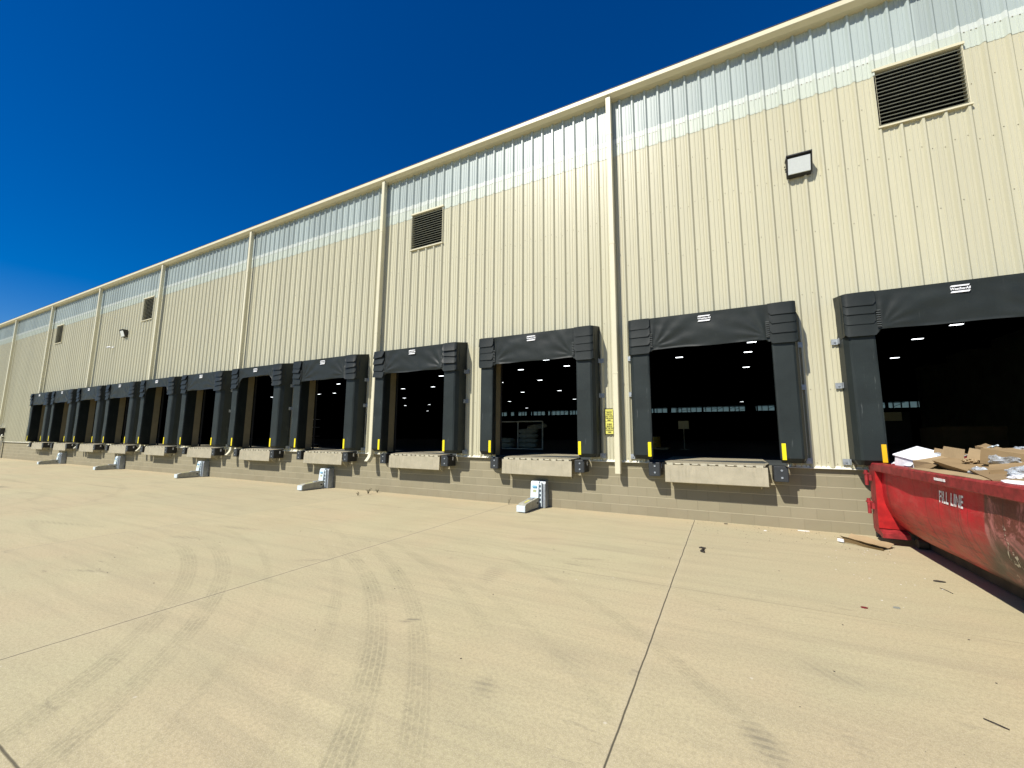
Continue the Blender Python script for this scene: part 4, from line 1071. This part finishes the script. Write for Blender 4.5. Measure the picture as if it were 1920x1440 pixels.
lp=empty('ceiling_light',(0,0,0))
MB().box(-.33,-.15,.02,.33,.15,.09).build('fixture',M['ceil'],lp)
MB().box(-.30,-.12,0,.30,.12,.018).build('tube_panel',M['lamp'],lp)
MB().box(-.01,-.01,.0905,.01,.01,1.4).build('hanger',M['ceil'],lp)
byd={}
for l in LT: byd.setdefault(l[2],[]).append(l)
pos=['highest','second highest','third highest','fourth highest','fifth highest','sixth highest','seventh highest','eighth highest','ninth highest','tenth highest']
first=True
for d,ls in byd.items():
    ls.sort(key=lambda a:(round(a[1]/2),-a[0]))
    for k,l in enumerate(ls):
        o=lp if first else copy_tree(lp); first=False
        o.location=(l[0],l[1],8.98)
        tag(o,'lit ceiling lamp, %s one seen through the %s doorway'%(pos[k],ORD[d]),'ceiling light','lit lamps under the dark warehouse roof')
# cage with sacks seen through the third doorway from the right
t=empty('partition_frame',(-7.9,5.9,1.27),0,'thin pale metal frame standing inside the third doorway from the right','frame')
mb=MB()
for x in(-2.2,0,1.15): mb.box(x-.025,-.025,0,x+.025,.025,1.15)
mb.box(-2.2,-.025,1.15,1.175,.025,1.2).box(-2.2,-.02,0.0,1.15,.02,.04); mb.build('frame_bars',M['galvrail'],t)
sk=0
SP=[(-9.3,7.3,0,0),(-9.3,7.3,.22,0),(-8.3,7.8,0,1),(-8.3,7.8,.22,1),(-8.3,7.8,.44,1),(-8.3,7.8,.66,1),(-7.9,7.9,.88,2)]
SL=['left stack bottom','left stack top','right stack bottom','right stack second','right stack third','right stack fourth','right stack topmost, slumped']
for (x,y,z,g_),lb in zip(SP,SL):
    bm=bmesh.new(); bmesh.ops.create_icosphere(bm,subdivisions=3,radius=1)
    for v in bm.verts:
        d=v.co.copy(); k=1+.14*noise.noise(d*2+Vector((z*9,x,0)))
        def pw(a,e): return math.copysign(abs(a)**e,a)
        v.co=Vector((pw(d.x,.6)*.48,pw(d.y,.6)*.34,pw(d.z,.7)*.13))*k
    o=MB().bm(bm,None,True).build('sack',M['sack']); o.location=(x,y,1.27+.13+z); o.rotation_euler=(0,R(-8) if g_==2 else 0,R(g_*17))
    tag(o,'dim pale sack inside the third doorway from the right, %s'%lb,'sack','sacks stacked inside the doorway')
t=empty('sign_stand',(-1.6,9.96,1.27),0,'cream board on a thin post inside the second doorway from the right','sign stand')
MB().box(-.22,-.01,.92,.22,.01,1.28).build('board',M['board'],t)
MB().tube([(0,.03,0),(0,.03,1.2)],.018,6).build('post',M['galvrail'],t); MB().bbox(-.2,-.15,0,.2,.2,.02,.005).build('foot',M['galvrail'],t)
t=empty('yellow_drum',(-2.9,10.1,1.36),0,'dull yellow drum on a pallet inside the second doorway from the right','drum')
mb=MB(); mb.tube([(0,0,0),(0,0,.12),(0,0,.14),(0,0,.16),(0,0,.30),(0,0,.32),(0,0,.34),(0,0,.48)],.3,20,True,[.28,.28,.295,.28,.28,.295,.28,.28]); mb.build('barrel',M['drumy'],t)
MB().tube([(0,0,.485),(0,0,.51)],.285,20).build('lid',M['dark'],t)
t=empty('pallet',(-2.8,10.0,1.27),0,'low wooden pallet under the yellow drum','pallet')
mb=MB()
for k in range(5): mb.box(-.55+k*.24,-.45,.06,-.42+k*.24,.45,.085)
mb.build('deck_boards',M['wood'],t)
mb=MB()
for y in(-.42,0,.36): mb.box(-.55,y,0,.55,y+.07,.058)
mb.build('stringers',M['wood'],t)
t=empty('bulk_carton',(8.1,12,1.27),R(8),'large brown bulk carton inside the rightmost doorway','carton')
mb=MB().box(-.9,-.7,0,.9,-.68,.98).box(-.9,.68,0,.9,.7,.98).box(-.9,-.68,0,-.88,.68,.98).box(.88,-.68,0,.9,.68,.98).box(-.88,-.68,.02,.88,.68,.7); mb.build('walls',M['card3'],t)
MB().box(-.93,-.73,.86,.93,-.703,1.0).build('top_band',M['card'],t)
t=empty('panel_trolley',(5.6,12,1.27),0,'dark trolley with pale boards inside the rightmost doorway','trolley')
MB().box(-.6,-.3,.3,1.0,.3,1.6).build('body',M['steel'],t); MB().box(.1,-.34,1.25,.75,-.305,1.6).box(-.35,-.33,1.25,.09,-.31,1.42).build('boards',M['board'],t)
mb=MB()
for x in(-.5,.9): mb.tube([(x,-.25,.12),(x,-.2,.12)],.12,12)
mb.build('wheels',M['dark'],t)
def cart(x,y,label,nm='wire_cart'):
    t=empty(nm,(x,y,1.27),R(10),label,'cart')
    mb=MB()
    for k in range(8): mb.tube([(-.35+k*.1,-.3,.15),(-.35+k*.1,-.3,1.25)],.008,5)
    for z in(.15,.5,.9,1.25): mb.tube([(-.38,-.3,z),(.38,-.3,z)],.012,5); mb.tube([(-.38,.3,z),(.38,.3,z)],.012,5); mb.tube([(-.38,-.3,z),(-.38,.3,z)],.012,5); mb.tube([(.38,-.3,z),(.38,.3,z)],.012,5)
    mb.build('cage',M['galv'],t); MB().bbox(-.38,-.3,.10,.38,.3,.14,.01).build('base',M['galvrail'],t)
    mb=MB()
    for s in(-1,1):
        for r_ in(-1,1): mb.tube([(s*.33-.02,r_*.25,.05),(s*.33+.02,r_*.25,.05)],.05,10)
    mb.build('casters',M['dark'],t)
cart(-23.7,1.6+.6,'grey wire cart standing inside the sixth doorway from the left') if False else None
cart(-20.75,1.35,'grey wire cart standing inside the sixth doorway from the left')
cart(-16.6,2.2,'grey wire cart standing inside the sixth doorway from the right')
for k in range(3):
    o=MB().bbox(-.15,-.2,0,.15,.2,.14,.01).build('white_bin',M['cardw'] if k!=1 else M['orange']); o.location=(-29.15,.85,1.28+k*.145)
    tag(o,['white plastic bin at the stack bottom in the fourth left doorway','orange bin in the stack middle in the fourth left doorway','white plastic bin on the stack top in the fourth left doorway'][k],'bin','small stack of bins')

# ------------------------------------------------------------ light
SUN=Vector((-.42,-1.0,1.15)).normalized()
el=math.asin(SUN.z); az=math.atan2(SUN.x,SUN.y)
w=bpy.data.worlds.new('World'); S.world=w; w.use_nodes=True; nt=w.node_tree
sky=nt.nodes.new('ShaderNodeTexSky'); sky.sky_type='NISHITA'; sky.sun_disc=False; sky.sun_elevation=el; sky.sun_rotation=az
sky.altitude=300; sky.air_density=1.0; sky.dust_density=.02; sky.ozone_density=3.0
hs=nt.nodes.new('ShaderNodeHueSaturation'); hs.inputs['Saturation'].default_value=1.55; hs.inputs['Hue'].default_value=.515; hs.inputs['Value'].default_value=1.0; nt.links.new(sky.outputs[0],hs.inputs['Color'])
bg=nt.nodes['Background']; nt.links.new(hs.outputs[0],bg.inputs[0]); bg.inputs[1].default_value=.085
ld=bpy.data.lights.new('sun','SUN'); ld.energy=5.2; ld.angle=R(.5); ld.color=(1,.95,.86)
lo=bpy.data.objects.new('sun',ld); COL.objects.link(lo); lo.rotation_euler=SUN.to_track_quat('Z','Y').to_euler(); lo.location=(-10,-20,30)

# ------------------------------------------------------------ camera (from vanishing points)
cd=bpy.data.cameras.new('camera'); cam=bpy.data.objects.new('camera',cd); COL.objects.link(cam); S.camera=cam
cd.sensor_width=36; cd.lens=764.02/1920*36; cd.clip_end=2000; cd.clip_start=.05
r_=Vector((0.8885184918594092,0.45879950175805817,0.006156850691589822)); u_=Vector((0.05428874575676724,-0.11844154794897645,0.9914758352091125)); f_=Vector((-0.45561784612549805,0.8806103661131908,0.13014515506139315))
mm=Matrix((r_,u_,-f_)).transposed().to_4x4(); mm.translation=(0,-9.965,1.761); cam.matrix_world=mm
S.view_settings.view_transform='Standard'; S.view_settings.look='None'; S.view_settings.exposure=.30; S.view_settings.gamma=1
S.render.engine='CYCLES'
try:
    S.cycles.use_denoising=True; S.cycles.max_bounces=6; S.cycles.diffuse_bounces=2
except Exception: pass
